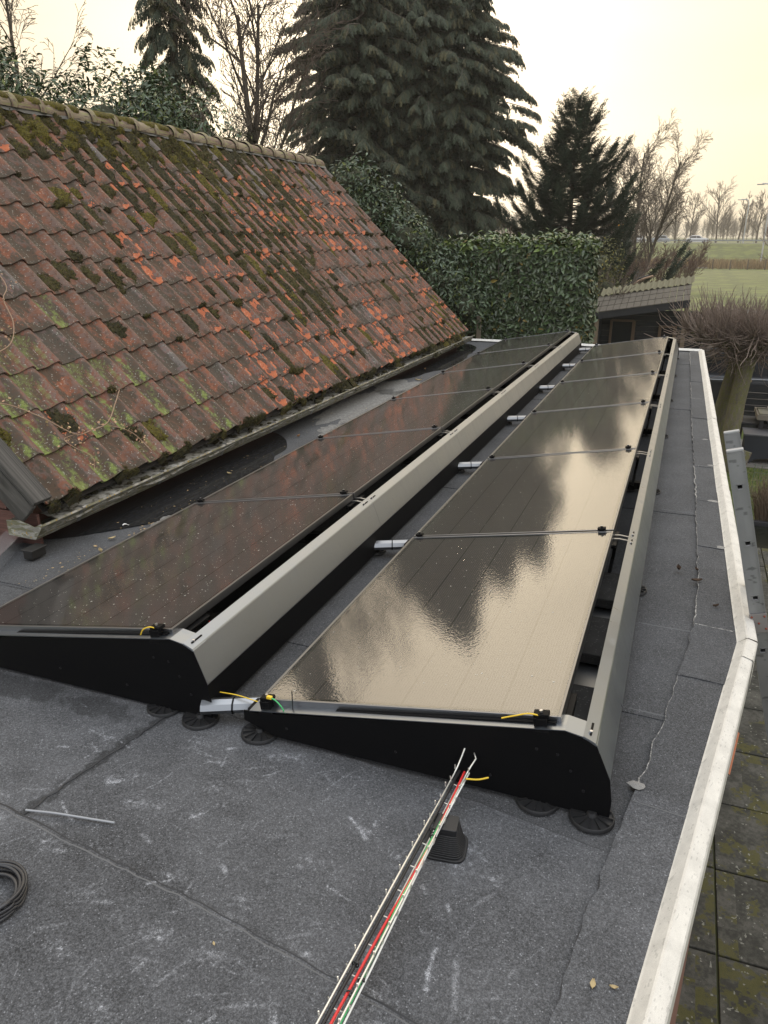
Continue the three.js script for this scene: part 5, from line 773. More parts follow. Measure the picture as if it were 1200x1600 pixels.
// ================================================================== garden on the right
M.darkTimber = mat(0.014, 0.014, 0.016, 0.7); M.post = mat(0.16, 0.12, 0.08, 0.85); M.glassDark = phys(0.02, 0.022, 0.024, 0.06, {}); M.brownFrame = mat(0.12, 0.075, 0.045, 0.7);
M.shingle = [0, 1, 2].map((k) => new THREE.MeshStandardMaterial({ roughness: 0.95, side: THREE.DoubleSide, map: tex(64, 64, (i, j) => { const n = fbm(i / 12, j / 12, 1200 + k, 4), p = hash(i, j, k); const c = mix3([0.065, 0.057, 0.046], [0.115, 0.10, 0.082], n * 0.6 + p * 0.4); return c; }) }));
{
  const s = thing('garden_shed', 'black timber garden shed with pale posts and weathered shingle roof beyond the hedge', 'shed', null, [-1.2, GROUND, -23]);
  // local: x to the right, front at z = 0; the eave climbs a little to the right
  const E = (x) => 2.53 + (x + 1.15) * 0.165;             // eave height
  const roofPt = (x, q) => V(x, E(x) + q * 0.34, 0.25 - q * 1.35);
  const NX = 14, NQ = 3;
  for (let b = 0; b < NQ; b++) for (let a = 0; a < NX; a++) { const x0 = lerp(-1.25, 1.25, a / NX), x1 = lerp(-1.25, 1.25, (a + 1) / NX) - 0.012, q0 = b / NQ, q1 = (b + 1.12) / NQ; const g = new THREE.BufferGeometry(), P = [roofPt(x0, q0), roofPt(x1, q0), roofPt(x1, q1), roofPt(x0, q1)]; P[0].y += 0.014; P[1].y += 0.014; const lo = P.map((p) => p.clone().add(V(0, -0.022, 0))); const v = []; const qd = (p, q, r, t) => v.push(...[p, q, r, p, r, t].flatMap((w) => [w.x, w.y, w.z])); qd(P[0], P[1], P[2], P[3]); qd(lo[0], lo[1], P[1], P[0]); qd(lo[1], lo[2], P[2], P[1]); qd(lo[3], lo[0], P[0], P[3]); g.setAttribute('position', new THREE.Float32BufferAttribute(v, 3)); g.setAttribute('uv', new THREE.Float32BufferAttribute(v.flatMap((w, i) => (i % 3 === 0 ? [w] : i % 3 === 2 ? [w] : [])), 2)); g.computeVertexNormals(); part('shingle', g, M.shingle[(a * 5 + b * 3) % 3], s); }
  // corrugated strip along the ridge
  M.corr = mat(0.14, 0.13, 0.08, 0.9);
  part('ridge_sheet', gridGeo(150, 2, (u, v) => { const x = lerp(-1.2, 1.3, u), q = 0.95 + v * 0.5; return roofPt(x, q).add(V(0, 0.04 + 0.025 * Math.sin(x * 2 * Math.PI / 0.155), 0)); }), M.corr, s);
  part('fascia', extr([[-1.25, E(-1.25) - 0.19], [1.25, E(1.25) - 0.19], [1.25, E(1.25) - 0.0], [-1.25, E(-1.25) - 0.0]], 0.2, 0.235), M.darkTimber, s);
  for (const x of [-1.12, 1.18]) part('post', rbox(0.11, E(x) - 0.1, 0.11, x, (E(x) - 0.12) / 2, 0.12, 0.008), M.post, s);
  for (let i = 0; i < 17; i++) part('wall_board', rbox(2.85, 0.145, 0.03, 0.22, 0.08 + i * 0.15, -0.75 + (i % 2) * 0.003, 0.006), M.darkTimber, s);
  part('side_wall', [rbox(0.06, 2.5, 1.2, -1.1, 1.25, -0.75), rbox(0.06, 2.6, 1.2, 1.65, 1.3, -0.75)], M.darkTimber, s);
  const win = (x, w, y0, y1) => { const f = part('window', [rbox(0.07, y1 - y0, 0.07, x - w / 2, (y0 + y1) / 2, -0.68), rbox(0.09, y1 - y0, 0.07, x + w / 2, (y0 + y1) / 2, -0.68), rbox(w, 0.06, 0.07, x, y1, -0.68), rbox(w, 0.06, 0.07, x, y0, -0.68)], M.brownFrame, s); part('pane', box(w - 0.06, y1 - y0 - 0.06, 0.01, x, (y0 + y1) / 2, -0.69), M.glassDark, f); };
  win(-0.48, 0.62, 1.05, 2.25);
  const d = part('door', [rbox(0.08, 2.1, 0.06, 0.55, 1.1, -0.66), rbox(0.09, 2.1, 0.06, 0.95, 1.1, -0.66), rbox(0.4, 0.06, 0.05, 0.75, 2.12, -0.66)], M.brownFrame, s); part('pane', box(0.32, 1.95, 0.01, 0.75, 1.05, -0.68), M.glassDark, d);
  part('floor', box(2.9, 0.08, 1.2, 0.25, 0.04, -0.2), M.darkTimber, s);
  // longer black cabin to the right
  const c = thing('black_cabin', 'low black timber cabin with dark windows behind the pollard tree', 'cabin', null, [0.55, GROUND, -23.6]);
  for (let i = 0; i < 15; i++) part('wall_board', rbox(4.6, 0.145, 0.04, 2.35, 0.08 + i * 0.15, 0 + (i % 2) * 0.004, 0.008), M.darkTimber, c);
  part('wall', box(4.5, 2.2, 3, 2.35, 1.1, -1.55), M.darkTimber, c);
  part('roof', extr([[0, 0], [4.9, 0.0], [4.9, 0.09], [0, 0.09]], -3.2, 0.35).translate(-0.1, 2.32, 0), mat(0.05, 0.05, 0.05, 0.9), c);
  for (const [x, w] of [[0.55, 0.95], [2.6, 1.3], [4.0, 0.9]]) { const f = part('window', [rbox(w + 0.12, 0.06, 0.06, x, 1.62, 0.06), rbox(w + 0.16, 0.05, 0.09, x, 0.98, 0.06), rbox(0.05, 0.66, 0.06, x - w / 2, 1.3, 0.06), rbox(0.05, 0.66, 0.06, x + w / 2, 1.3, 0.06)], mat(0.10, 0.085, 0.07, 0.7), c); part('pane', box(w, 0.62, 0.01, x, 1.3, 0.035), M.glassDark, f); }
  // arched rail and cone behind the roof
  const ar = thing('curved_rail', 'curved black rails arching up behind the shed roof', 'arch', null, [-2.5, GROUND, -27]);
  for (const [dz, m] of [[0, M.cable], [0.22, mat(0.3, 0.2, 0.13, 0.7)]]) part('rail', tube([V(0, 1.2, dz), V(0.05, 2.0, dz), V(0.35, 2.75, dz), V(0.85, 3.2, dz), V(1.25, 3.35, dz)].map((p) => p.add(V(dz * 0.6, 0, 0))), 0.035, 7, 30), m, ar);
  solo('covered_cone', new THREE.ConeGeometry(0.35, 1.5, 9, 4).translate(-1.3, GROUND + 2.1, -27.4), mat(0.012, 0.012, 0.013, 0.8), 'dark cone shaped cover standing behind the shed roof', 'cover');
}
{ // large black cover over garden furniture
  const M1 = phys(0.012, 0.013, 0.016, 0.42), g = thing('furniture_cover', 'large black tarpaulin cover over garden furniture behind the pollard tree', 'cover', null, [1.9, GROUND, -21.9]);
  const cov = (w, d, h, seed) => gridGeo(60, 14, (u, v) => { const t = u * 6.2832, q = Math.max(Math.abs(Math.cos(t)), Math.abs(Math.sin(t))), cx = Math.cos(t) / Math.pow(q, 0.85), cz2 = Math.sin(t) / Math.pow(q, 0.85); const f = v < 0.35 ? v / 0.35 : 1, y = v < 0.35 ? h + 0.06 * (1 - f) : h * (1 - (v - 0.35) / 0.65), fold = v > 0.4 ? 0.035 * (v - 0.4) * Math.sin(t * 19 + 3 * vn(t * 2, v, seed)) : 0; return V(cx * w * (f + fold + 0.02 * (v > 0.35 ? v : 0)), y + 0.03 * (vn(cx * 2 * f, cz2 * 2 * f, seed) - 0.5), cz2 * d * (f + fold)); });
  part('cover_top', cov(1.42, 1.0, 1.92, 3).translate(0, 0, -0.2), M1, g); part('cover_skirt', cov(1.58, 1.15, 1.28, 4), M1, g);
  part('hem_cord', tube(Array.from({ length: 28 }, (_, i) => { const t = (i / 28) * 6.2832, q = Math.max(Math.abs(Math.cos(t)), Math.abs(Math.sin(t))); return V(Math.cos(t) / Math.pow(q, 0.85) * 1.6, 1.22 + 0.03 * Math.sin(t * 5), Math.sin(t) / Math.pow(q, 0.85) * 1.17); }), 0.012, 5, 120, true), mat(0.25, 0.26, 0.28, 0.5), g);
}
{ // pollarded tree
  const g = thing('pollard_tree', 'pollarded tree with mossy trunk and a flat mop of bare shoots', 'tree', null, [1.0, GROUND, -17.3]);
  M.mossBark = new THREE.MeshStandardMaterial({ roughness: 0.95, side: THREE.DoubleSide, bumpMap: tileBump, bumpScale: 0.02, map: tex(128, 256, (i, j) => { const n = fbm(i / 10, j / 30, 1300, 5), f = fbm(i / 6, j / 8, 1310, 3), p = hash(i, j, 1); let c = mix3([0.10, 0.085, 0.06], [0.19, 0.165, 0.115], n); if (f > 0.5) c = mix3(c, [0.14, 0.14, 0.04], 0.7); const k = 0.7 + 0.6 * p; return [c[0] * k, c[1] * k, c[2] * k]; }) });
  M.mossBark.map.repeat.set(2, 0.7);
  const a = new Acc(); a.limb([V(0.12, -0.1, 0.55), V(0.12, 0.6, 0.45), V(0.16, 1.3, 0.3), V(0.22, 1.95, 0.12), V(0.26, 2.35, 0.02)], [0.20, 0.165, 0.155, 0.165, 0.2], 12); a.limb([V(-0.16, -0.1, -0.55), V(-0.1, 0.8, -0.4), V(0.0, 1.6, -0.2), V(0.12, 2.3, 0.0)], [0.17, 0.15, 0.145, 0.16], 12);
  part('trunk', a.geo(), M.mossBark, g);
  const r = rng(91), lim = new Acc(), sh = new Acc(), heads = [];
  for (let i = 0; i < 15; i++) { const az = i * 0.42 + r() * 0.3, L = 0.75 + 0.5 * r(), p0 = V(0.24, 2.25, 0), pts = [p0]; let p = p0.clone(); for (let k = 1; k <= 5; k++) { p = p.clone().add(V(Math.cos(az + (r() - 0.5) * 0.5) * L / 5, 0.03 + 0.08 * r() + (k === 1 ? 0.06 : 0), Math.sin(az + (r() - 0.5) * 0.5) * L / 5)); pts.push(p); } lim.limb(pts, [0.10, 0.08, 0.065, 0.055, 0.05, 0.055], 7); pts.slice(1).forEach((q, k) => heads.push([q, az, (k + 1) / 5])); }
  part('limbs', lim.geo(), M.mossBark, g);
  for (let i = 0; i < 3000; i++) { const [h, az, t] = heads[Math.floor(r() * heads.length)], a2 = az + (r() - 0.5) * 2.6, out = (0.2 + 0.6 * r()) * (0.35 + 0.5 * t), L = 0.25 + 0.45 * r() + (r() < 0.25 ? 0.35 : 0); let d = V(Math.cos(a2) * out, 0.1 + 0.75 * r() - (r() < 0.3 ? 0.65 : 0), Math.sin(a2) * out).normalize(), p = h.clone().add(V((r() - 0.5) * 0.1, (r() - 0.2) * 0.08, (r() - 0.5) * 0.1)); const pts = [p]; for (let k = 0; k < 4; k++) { d.add(V((r() - 0.5) * 0.75, 0.24, (r() - 0.5) * 0.75)).normalize(); p = p.clone().addScaledVector(d, L / 4); pts.push(p); } const w = 0.008 + 0.007 * r(); sh.limb(pts, [w, w * 0.85, w * 0.7, w * 0.55, w * 0.3], 3); }
  part('shoots', sh.geo(), mat(0.21, 0.16, 0.13, 0.8), g, { stuff: true });
}
{ // table, bench and box beside the pollard
  M.oldWood = new THREE.MeshStandardMaterial({ roughness: 0.9, side: THREE.DoubleSide, map: tex(256, 256, (i, j) => { const n = fbm(i / 30, j / 6, 1400, 4), m = fbm(i / 40, j / 40, 1410, 4); let c = mix3([0.14, 0.13, 0.115], [0.24, 0.225, 0.2], n); if (m > 0.5) c = mix3(c, [0.17, 0.16, 0.05], 0.75); return c; }) });
  const t = thing('garden_table', 'weathered garden table with a mossy plank top at the right edge', 'table', null, [2.15, GROUND, -18.4]);
  for (let i = 0; i < 5; i++) part('plank', rbox(1.1, 0.045, 0.185, 0.1, 0.95, -0.4 + i * 0.19, 0.006), M.oldWood, t);
  part('edge_board', [rbox(1.12, 0.11, 0.03, 0.1, 0.895, 0.475, 0.004), rbox(0.03, 0.11, 0.98, -0.47, 0.895, 0, 0.004)], mat(0.22, 0.19, 0.15, 0.8), t);
  for (const [x, z] of [[-0.38, -0.38], [0.58, -0.38], [-0.38, 0.38], [0.58, 0.38]]) part('leg', rbox(0.08, 0.92, 0.08, x, 0.46, z), M.darkTimber, t);
  const br = new Acc(), r = rng(12); for (let i = 0; i < 420; i++) { const az = r() * 6.28, rr = 0.10 + 0.13 * r(), p = V(Math.cos(az) * rr, 0.03 + 0.02 * r(), Math.sin(az) * rr); br.limb([p, p.clone().add(V((r() - 0.5) * 0.05, 0.12, (r() - 0.5) * 0.05)), p.clone().add(V((r() - 0.5) * 0.1, 0.2 + 0.05 * r(), (r() - 0.5) * 0.1))], [0.006, 0.006, 0.003], 3); }
  const b = solo('twig_bundle', [br.geo(), cyl(0.2, 0.22, 0.1, 0, 0.05, 0, 14)], mat(0.07, 0.045, 0.035, 0.95), 'round brown bundle of bristly twigs on the mossy table', 'twig bundle'); b.position.set(2.15, GROUND + 0.973, -18.5);
  const be = thing('garden_bench', 'dark bench with curled pale arm tops between tree and table', 'bench', null, [1.36, GROUND - 0.25, -18.5]);
  for (let i = 0; i < 3; i++) { const z = -0.35 + i * 0.33; part('back_post', [extr([[0, 0.9], [0.045, 0.9], [0.05, 1.5], [0.03, 1.75], [0.07, 1.84], [0.11, 1.84], [0.11, 1.87], [0.06, 1.89], [0.005, 1.82], [0, 1.6]], z - 0.02, z + 0.02)], mat(0.36, 0.27, 0.17, 0.8), be); }
  for (let i = 0; i < 4; i++) part('slat', rbox(0.5, 0.03, 0.07, 0.28, 1.12 + i * 0.14, -0.1 + i * 0.01, 0.004), M.darkTimber, be);
  part('seat', rbox(0.55, 0.05, 0.8, 0.28, 0.95, 0.0, 0.01), M.darkTimber, be); for (const [x, z] of [[0.04, -0.34], [0.52, -0.34], [0.04, 0.34], [0.52, 0.34]]) part('leg', rbox(0.06, 0.95, 0.06, x, 0.47, z), M.darkTimber, be);
  const bx = thing('planter_box', 'dark blue-grey box with a shallow arched foot under the table edge', 'box', null, [2.0, GROUND, -17.75]);
  part('side', [extr([[-0.55, 0], [-0.42, 0], [-0.3, 0.1], [0, 0.15], [0.3, 0.1], [0.42, 0], [0.55, 0], [0.55, 0.6], [-0.55, 0.6]], 0.28, 0.31)], mat(0.02, 0.023, 0.03, 0.7), bx); part('body', box(1.08, 0.44, 0.55, 0, 0.38, 0), mat(0.02, 0.023, 0.03, 0.7), bx); part('rim', rbox(1.16, 0.03, 0.66, 0, 0.615, 0, 0.005), mat(0.1, 0.1, 0.11, 0.6), bx);
  const bo = thing('leaning_board', 'small mossy board leaning at the foot of the pollard trunk', 'board', null, [1.28, GROUND, -16.4]); part('board', rbox(0.22, 0.55, 0.03, 0, 0.26, 0, 0.004).rotateZ(-0.25), M.oldWood, bo); part('edge', rbox(0.015, 0.55, 0.034, 0.115, 0.26, 0, 0.002).rotateZ(-0.25), M.post, bo);
}
{ // path, mesh fence, reeds, pond
  setting('path', slab([[0.6, -17.1], [4, -17.1], [4, -19.6], [0.6, -19.6]], GROUND + 0.012, 0.02), new THREE.MeshStandardMaterial({ roughness: 0.95, side: THREE.DoubleSide, map: tex(256, 256, (i, j) => { const k = 0.07 + 0.12 * fbm(i / 12, j / 12, 1500, 4, 21) + 0.05 * hash(i, j, 2); return [k, k * 0.93, k * 0.85]; }) }));
  setting('pond_water', slab([[1.3, -11.9], [3.6, -11.9], [3.6, -13.3], [1.3, -13.3]], GROUND + 0.035, 0.02), phys(0.012, 0.014, 0.010, 0.04, { ior: 1.33, bumpMap: tileBump, bumpScale: 0.006 }));
  solo('pond_edging', [rbox(0.1, 0.1, 1.5, 1.26, GROUND + 0.05, -12.6, 0.01), rbox(2.5, 0.1, 0.1, 2.5, GROUND + 0.05, -13.36, 0.01)], mat(0.02, 0.02, 0.022, 0.6), 'dark edging around the small pond at the right', 'edging');
  const g = thing('mesh_fence', 'low green wire mesh fence on the lawn at the right edge', 'fence', null, [1.45, GROUND, -14.6]); for (let i = 0; i < 10; i++) part('vertical_wire', cyl(0.004, 0.004, 0.75, i * 0.12, 0.375, 0, 5), mat(0.10, 0.13, 0.10, 0.6), g); for (let i = 0; i < 6; i++) part('horizontal_wire', cyl(0.004, 0.004, 1.1, 0, 0, 0, 5).rotateZ(Math.PI / 2).translate(0.54, 0.06 + i * 0.13, 0.005), mat(0.10, 0.13, 0.10, 0.6), g);
  const r = rng(43), a = new Acc(); for (let i = 0; i < 380; i++) { const t = r() * 6.28, q = 0.22 * Math.sqrt(r()), p = V(1.7 + Math.cos(t) * q, GROUND, -13.6 + Math.sin(t) * q * 0.7), d = V(Math.cos(t) * 0.35 * r(), 1, Math.sin(t) * 0.35 * r()).normalize(), L = 0.4 + 0.5 * r(); a.limb([p, p.clone().addScaledVector(d, L * 0.6), p.clone().addScaledVector(d, L).add(V((r() - 0.5) * 0.2, -0.05, (r() - 0.5) * 0.2))], [0.006, 0.005, 0.002], 3); }
  solo('dry_reed_clump', a.geo(), mat(0.2, 0.15, 0.1, 0.9), 'clump of dry brown reeds beside the small pond', 'reeds');
  const l = [], bl = gridGeo(1, 3, (u, v) => V((u - 0.5) * 0.14 * (1 - v), v, 0.3 * v * v)); for (let i = 0; i < 7000; i++) l.push({ p: V(1.0 + r() * 2.6, GROUND, -13.6 - r() * 3.6), q: new THREE.Quaternion().setFromEuler(new THREE.Euler((r() - 0.5) * 0.8, r() * 6.28, 0)), s: 0.03 + 0.05 * r() });
  const gr = scatter('lawn_grass', bl, mat(0.11, 0.16, 0.022, 0.8), l.filter((e) => e.p.z > -17.1), scene, (e, i) => { const k = 0.6 + 0.8 * hash(i, 1, 1); return [k * (0.8 + 0.6 * hash(i, 2, 2)), k, k]; }); gr.userData.label = 'short lawn grass by the mesh fence'; gr.userData.category = 'grass';
}
{ // aluminium ladder leaning on the roof edge
  const g = thing('ladder', 'grey aluminium ladder leaning against the roof edge at the right', 'ladder', null, [0, 0, 0]);
  M.alu = new THREE.MeshStandardMaterial({ roughness: 0.48, metalness: 0.7, side: THREE.DoubleSide, map: tex(128, 256, (i, j) => { const k = 0.24 + 0.10 * fbm(i / 20, j / 40, 1600, 4) + (fbm(i / 6, j / 6, 1610, 3) > 0.72 ? -0.12 : 0); return [k, k * 1.0, k * 1.02]; }) });
  const top = V(0.285, 0.865, -3.8), dir = V(0.258, -0.966, 0).normalize(), sd = V(0.966, 0.258, 0).normalize(), q = basisQ(sd, dir.clone().negate(), V(0, 0, 1));
  const L = 3.65, holes = []; for (let i = 0; i < 13; i++) holes.push(0.165 + i * 0.282);
  const stile = (z, len) => {
    const sh = new THREE.Shape(); sh.moveTo(-0.034, 0); sh.quadraticCurveTo(0, 0.012, 0.034, 0); sh.lineTo(0.034, -len); sh.lineTo(-0.034, -len); sh.lineTo(-0.034, 0);
    for (const h of holes) { const p = new THREE.Path(); p.moveTo(-0.011, -h - 0.010); p.lineTo(0.011, -h - 0.010); p.lineTo(0.011, -h + 0.010); p.lineTo(-0.011, -h + 0.010); p.lineTo(-0.011, -h - 0.010); if (h < len - 0.05) sh.holes.push(p); }
    const m = part('stile', new THREE.ExtrudeGeometry(sh, { depth: 0.024, bevelEnabled: true, bevelSize: 0.001, bevelThickness: 0.001, bevelSegments: 1 }), M.alu, g); m.position.copy(top).setZ(z); m.quaternion.copy(q); 
    const rim = part('stile_lip', [box(0.005, len, 0.006, -0.0345, -len / 2, 0.027), box(0.005, len, 0.006, 0.0345, -len / 2, 0.027)], M.alu, m);
    const cap = part('end_cap', [rbox(0.074, 0.012, 0.032, 0, 0.010, 0.012, 0.004)], mat(0.34, 0.34, 0.34, 0.6), m);
    for (const h of holes) part('rung_collar', [box(0.034, 0.004, 0.003, 0, -h - 0.0125, 0.0265), box(0.034, 0.004, 0.003, 0, -h + 0.0125, 0.0265), box(0.004, 0.025, 0.003, -0.0145, -h, 0.0265), box(0.004, 0.025, 0.003, 0.0145, -h, 0.0265)], M.alu, m);
  };
  stile(-3.82, L); stile(-4.2, L);
  for (const h of holes) { const m = part('rung', [box(0.026, 0.003, 0.36, 0, 0.013, 0), box(0.026, 0.003, 0.36, 0, -0.013, 0), box(0.003, 0.023, 0.36, 0.0115, 0, 0), box(0.003, 0.023, 0.36, -0.0115, 0, 0)], M.alu, g); m.quaternion.copy(q); m.position.copy(top).addScaledVector(dir, h).setZ(-4.0); }
  const br = part('joint_bracket', rbox(0.078, 0.10, 0.005, 0, 0, 0, 0.001), mat(0.26, 0.24, 0.23, 0.6, { metalness: 0.5 }), g); br.quaternion.copy(q); br.position.copy(top).addScaledVector(dir, 0.86).setZ(-3.789);
  M.rust = mat(0.20, 0.05, 0.03, 0.85); for (const [a, b] of [[-0.028, 0.035], [0.028, 0.035], [-0.028, -0.03], [0.028, -0.03], [0, 0.0]]) part('rivet', new THREE.SphereGeometry(0.0055, 8, 6).translate(a, b, 0.004), M.rust, br);
}
solo('curved_clay_tile', gridGeo(10, 6, (u, v) => V(Math.sin((v - 0.5) * 2) * 0.04, Math.cos((v - 0.5) * 2) * 0.025, u * 0.3)).rotateY(-0.157).translate(0.372, -0.12, -3.02), mat(0.34, 0.12, 0.06, 0.8), 'sliver of an orange clay tile sticking out below the edge trim', 'clay tile');

// ================================================================== far field and road
{
  const at = (x, z, y = GROUND) => [x, y, z];
  M.fpost = mat(0.10, 0.08, 0.06, 0.9);
  for (let i = 0; i < 12; i++) { const x = -9 + i * 2.35, z = -128 - (i % 3) * 0.6; solo('field_post', [rbox(0.16, 1.35 + 0.2 * hash(i, 1, 1), 0.16, x, GROUND + 0.7, z, 0.02)], M.fpost, 'thin wooden fence post along the ditch below the embankment', 'fence post', 'field fence posts'); }
  solo('fence_brace', [bar(V(-5.6, GROUND, -127.5), V(-4.4, GROUND + 1.2, -127.5), 0.14)], M.fpost, 'slanted brace beside a field fence post', 'brace');
  solo('field_rail', [bar(V(-11, GROUND + 0.25, -126), V(2, GROUND + 0.3, -127), 0.18)], mat(0.25, 0.22, 0.18, 0.9), 'pale fallen rail along the field edge', 'rail');
  const r = rng(61), l = [], bl = gridGeo(1, 2, (u, v) => V((u - 0.5) * 0.06 * (1 - 0.7 * v), v, 0.15 * v * v)); for (let i = 0; i < 9000; i++) l.push({ p: V(-22 + r() * 50, GROUND - 0.02, -131 - r() * 17), q: new THREE.Quaternion().setFromEuler(new THREE.Euler((r() - 0.5) * 0.5, r() * 6.28, (r() - 0.5) * 0.4)), s: V(1.6, 0.7 + 0.7 * r(), 1) });
  const rd = scatter('dry_reeds', bl, mat(0.24, 0.175, 0.10, 0.95), l, scene, (e, i) => { const k = 0.6 + 0.7 * hash(i, 1, 1); return [k, k * 0.95, k * 0.85]; }); rd.userData.label = 'belt of dry tan reeds along the ditch below the embankment'; rd.userData.category = 'reeds';
  const lamp = (x, z, h, label, y0) => { const g = thing('street_lamp', label, 'street lamp', 'road lamps', [x, y0, z]); part('pole', tube([V(0, 0, 0), V(0, h * 0.6, 0), V(0, h * 0.95, 0), V(-0.25, h * 0.995, 0), V(-1.5, h * 1.01, 0)], 0.11, 8, 40), mat(0.42, 0.43, 0.43, 0.5), g); part('lamp_head', rbox(1.1, 0.16, 0.36, -1.7, h * 1.0, 0, 0.05), mat(0.3, 0.3, 0.3, 0.5), g); part('base', cyl(0.17, 0.2, 1.2, 0, 0.6, 0, 10), mat(0.4, 0.4, 0.4, 0.6), g); };
  lamp(10.3, -146, 12.4, 'tall grey street lamp at the right edge of the view', GROUND); lamp(9.7, -196, 9.0, 'smaller distant street lamp left of the tall one', 0.4);
  const sg = thing('road_sign', 'yellow road sign on a grey pole left of the birch', 'sign', null, [-5.85, GROUND, -69.8]); part('pole', cyl(0.05, 0.05, 5.5, 0, 2.75, 0, 8), mat(0.3, 0.3, 0.3, 0.5), sg); const sp = part('plate', rbox(0.46, 0.86, 0.04, 0, 5.15, 0.06, 0.02), mat(0.75, 0.36, 0.02, 0.5), sg); part('black_mark', [rbox(0.07, 0.34, 0.01, 0.06, 5.2, 0.085, 0.003), rbox(0.2, 0.07, 0.01, 0.0, 5.03, 0.085, 0.003)], mat(0.02, 0.02, 0.02, 0.6), sp);
  // guard rail
  const gr = thing('guard_rail', 'grey steel guard rail along the road on the embankment', 'guard rail', null, [0, 0.6, -179.1]); part('beam', sheetProfile([[0, 0.45], [0.05, 0.5], [0, 0.58], [0.05, 0.66], [0, 0.72]], -60, 60, 0.006).rotateY(Math.PI / 2), M.galv, gr); for (let i = 0; i < 30; i++) part('post', rbox(0.1, 0.7, 0.1, -30 + i * 2.4, 0.35, -0.1, 0.01), M.galv, gr);
  const car = (x, z, yaw, paint, label, y = 0.64) => {
    const g = thing('car', label, 'car', 'cars on the road', [x, y, z], yaw);
    part('body', extr([[-2.1, 0.28], [-2.15, 0.6], [-2.0, 0.86], [-1.2, 0.95], [1.3, 0.95], [2.05, 0.82], [2.15, 0.55], [2.1, 0.28]], -0.85, 0.85, 0.06), paint, g); part('cabin', extr([[-1.7, 0.9], [-1.35, 1.38], [-0.9, 1.47], [0.35, 1.45], [1.1, 0.92]], -0.74, 0.74, 0.05), paint, g);
    for (const s of [-1, 1]) { part('side_window', extr([[-1.42, 0.98], [-1.2, 1.33], [-0.25, 1.36], [-0.25, 0.98]], s * 0.80 - 0.006, s * 0.80 + 0.006), M.glassDark, g); part('side_window', extr([[-0.17, 0.98], [-0.17, 1.36], [0.32, 1.34], [0.88, 0.98]], s * 0.80 - 0.006, s * 0.80 + 0.006), M.glassDark, g); for (const wx of [-1.3, 1.3]) { const w = part('wheel', cyl(0.32, 0.32, 0.2, 0, 0, 0, 16).rotateX(Math.PI / 2).translate(wx, 0.32, s * 0.78), M.cable, g); part('rim', cyl(0.19, 0.19, 0.02, 0, 0, 0, 10).rotateX(Math.PI / 2).translate(wx, 0.32, s * 0.885), M.galv, w); } }
    part('windscreen', extr([[0.52, 1.38], [1.1, 0.98], [1.13, 0.98], [0.55, 1.4]], -0.66, 0.66), M.glassDark, g); part('headlight', [rbox(0.06, 0.12, 0.3, 2.16, 0.66, 0.58), rbox(0.06, 0.12, 0.3, 2.16, 0.66, -0.58)], M.white, g);
  };
  const pw = phys(0.7, 0.7, 0.7, 0.3, { clearcoat: 0.6 }), pg = phys(0.32, 0.34, 0.36, 0.3, { clearcoat: 0.6 });
  car(0.2, -183, 0.05, pw, 'white car on the road, nearest to the street lamp'); car(-7.4, -187, Math.PI, pg, 'silver car on the road behind the guard rail'); car(-12.3, -187.5, Math.PI, pw, 'pale car on the road partly behind the birch');
  // blue sheet and timber pile
  solo('blue_sheet', gridGeo(18, 10, (u, v) => V((u - 0.5) * 3.2, 0.12 + 0.75 * Math.pow(Math.sin(Math.PI * clamp(v * 0.9 + 0.05)), 0.6) * (0.7 + 0.5 * fbm(u * 4, v * 3, 3, 3)), (v - 0.5) * 1.8)).translate(-6.9, GROUND + 0.2, -92), mat(0.06, 0.24, 0.55, 0.5), 'crumpled bright blue tarpaulin lying in the field', 'tarpaulin');
  const wp = thing('timber_pile', 'pile of pale boards beside the blue tarpaulin', 'timber pile', null, [-9.6, GROUND, -91]); for (let i = 0; i < 9; i++) part('board', rbox(2.8, 0.16, 0.3, 0.3 * hash(i, 1, 2), 0.12 + 0.17 * (i % 4), -0.5 + 0.35 * Math.floor(i / 4), 0.01).rotateY((hash(i, 2, 2) - 0.5) * 0.3), mat(0.3, 0.27, 0.22, 0.9), wp);
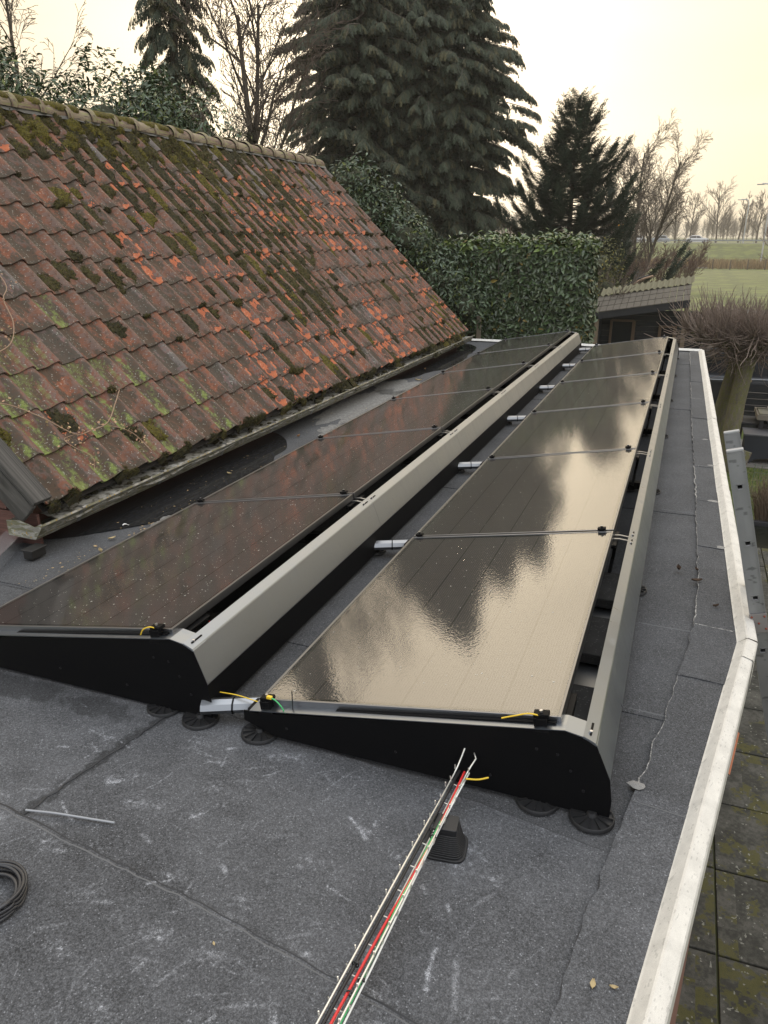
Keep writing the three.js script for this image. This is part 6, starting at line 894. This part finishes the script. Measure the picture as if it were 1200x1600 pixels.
  // trees along the road
  const far = [[4.6, -215, 11.5, 'broad bare tree beyond the road, largest of the row'], [-1.5, -212, 9.5, 'bare tree beyond the road left of the broad one'], [-4.6, -205, 10.0, 'bare tree beyond the road beside the leaning birch'], [9.8, -222, 9.5, 'bare tree beyond the road right of the broad one'], [13.2, -210, 9.5, 'bare tree beyond the road at the right edge'], [-9.2, -210, 11.0, 'bare tree beyond the road seen through the birch']];
  far.forEach(([x, z, H, label], i) => bareTree('roadside_tree', label, [x, 0.4, z], H, { ...T1, seed: 200 + i, rad: 0.22, kids: [13, 7, 5, 0], depth: 3, ratio: [0.6, 0.5, 0.5, 0.5], clear: 0.25, ang: 0.6, min: 0.03, twigMat: M.twigGrey, group: 'bare trees along the road' }));
  // distant wood as one mass
  const proto = new Acc(), q = rng(300); for (let t = 0; t < 90; t++) { const a = q() * 6.28, h0 = 0.15 + 0.7 * q(), sp = 0.25 + 0.7 * q(), d = V(Math.cos(a) * sp, 0.35 + q(), Math.sin(a) * sp).normalize(), p = V(0, h0, 0), L = (0.12 + 0.3 * q()) * (1.15 - h0 * 0.8); const m = p.clone().addScaledVector(d, L); proto.limb([p, m, m.clone().addScaledVector(d, L * 0.5).add(V((q() - 0.5) * 0.1, 0.03, (q() - 0.5) * 0.1))], [0.006, 0.004, 0.0015], 3); } proto.limb([V(0, 0, 0), V(0.01, 0.5, 0), V(0, 0.9, 0)], [0.014, 0.01, 0.003], 4);
  const w = []; for (let i = 0; i < 900; i++) { const z = -270 - q() * 320, x = (q() - 0.5) * 760 - 60; w.push({ p: V(x, 0.4, z), q: new THREE.Quaternion().setFromEuler(new THREE.Euler(0, q() * 6.28, 0)), s: V(9, 7 + 5 * q(), 9) }); }
  const fw2 = scatter('far_woodland', proto.geo(), mat(0.13, 0.105, 0.085, 0.95), w, scene); fw2.userData.label = 'hazy grey line of bare woodland on the horizon'; fw2.userData.category = 'woodland';
}

scene.traverse((o) => { if (o.isMesh) { o.castShadow = true; o.receiveShadow = true; } });
renderer.render(scene, camera);
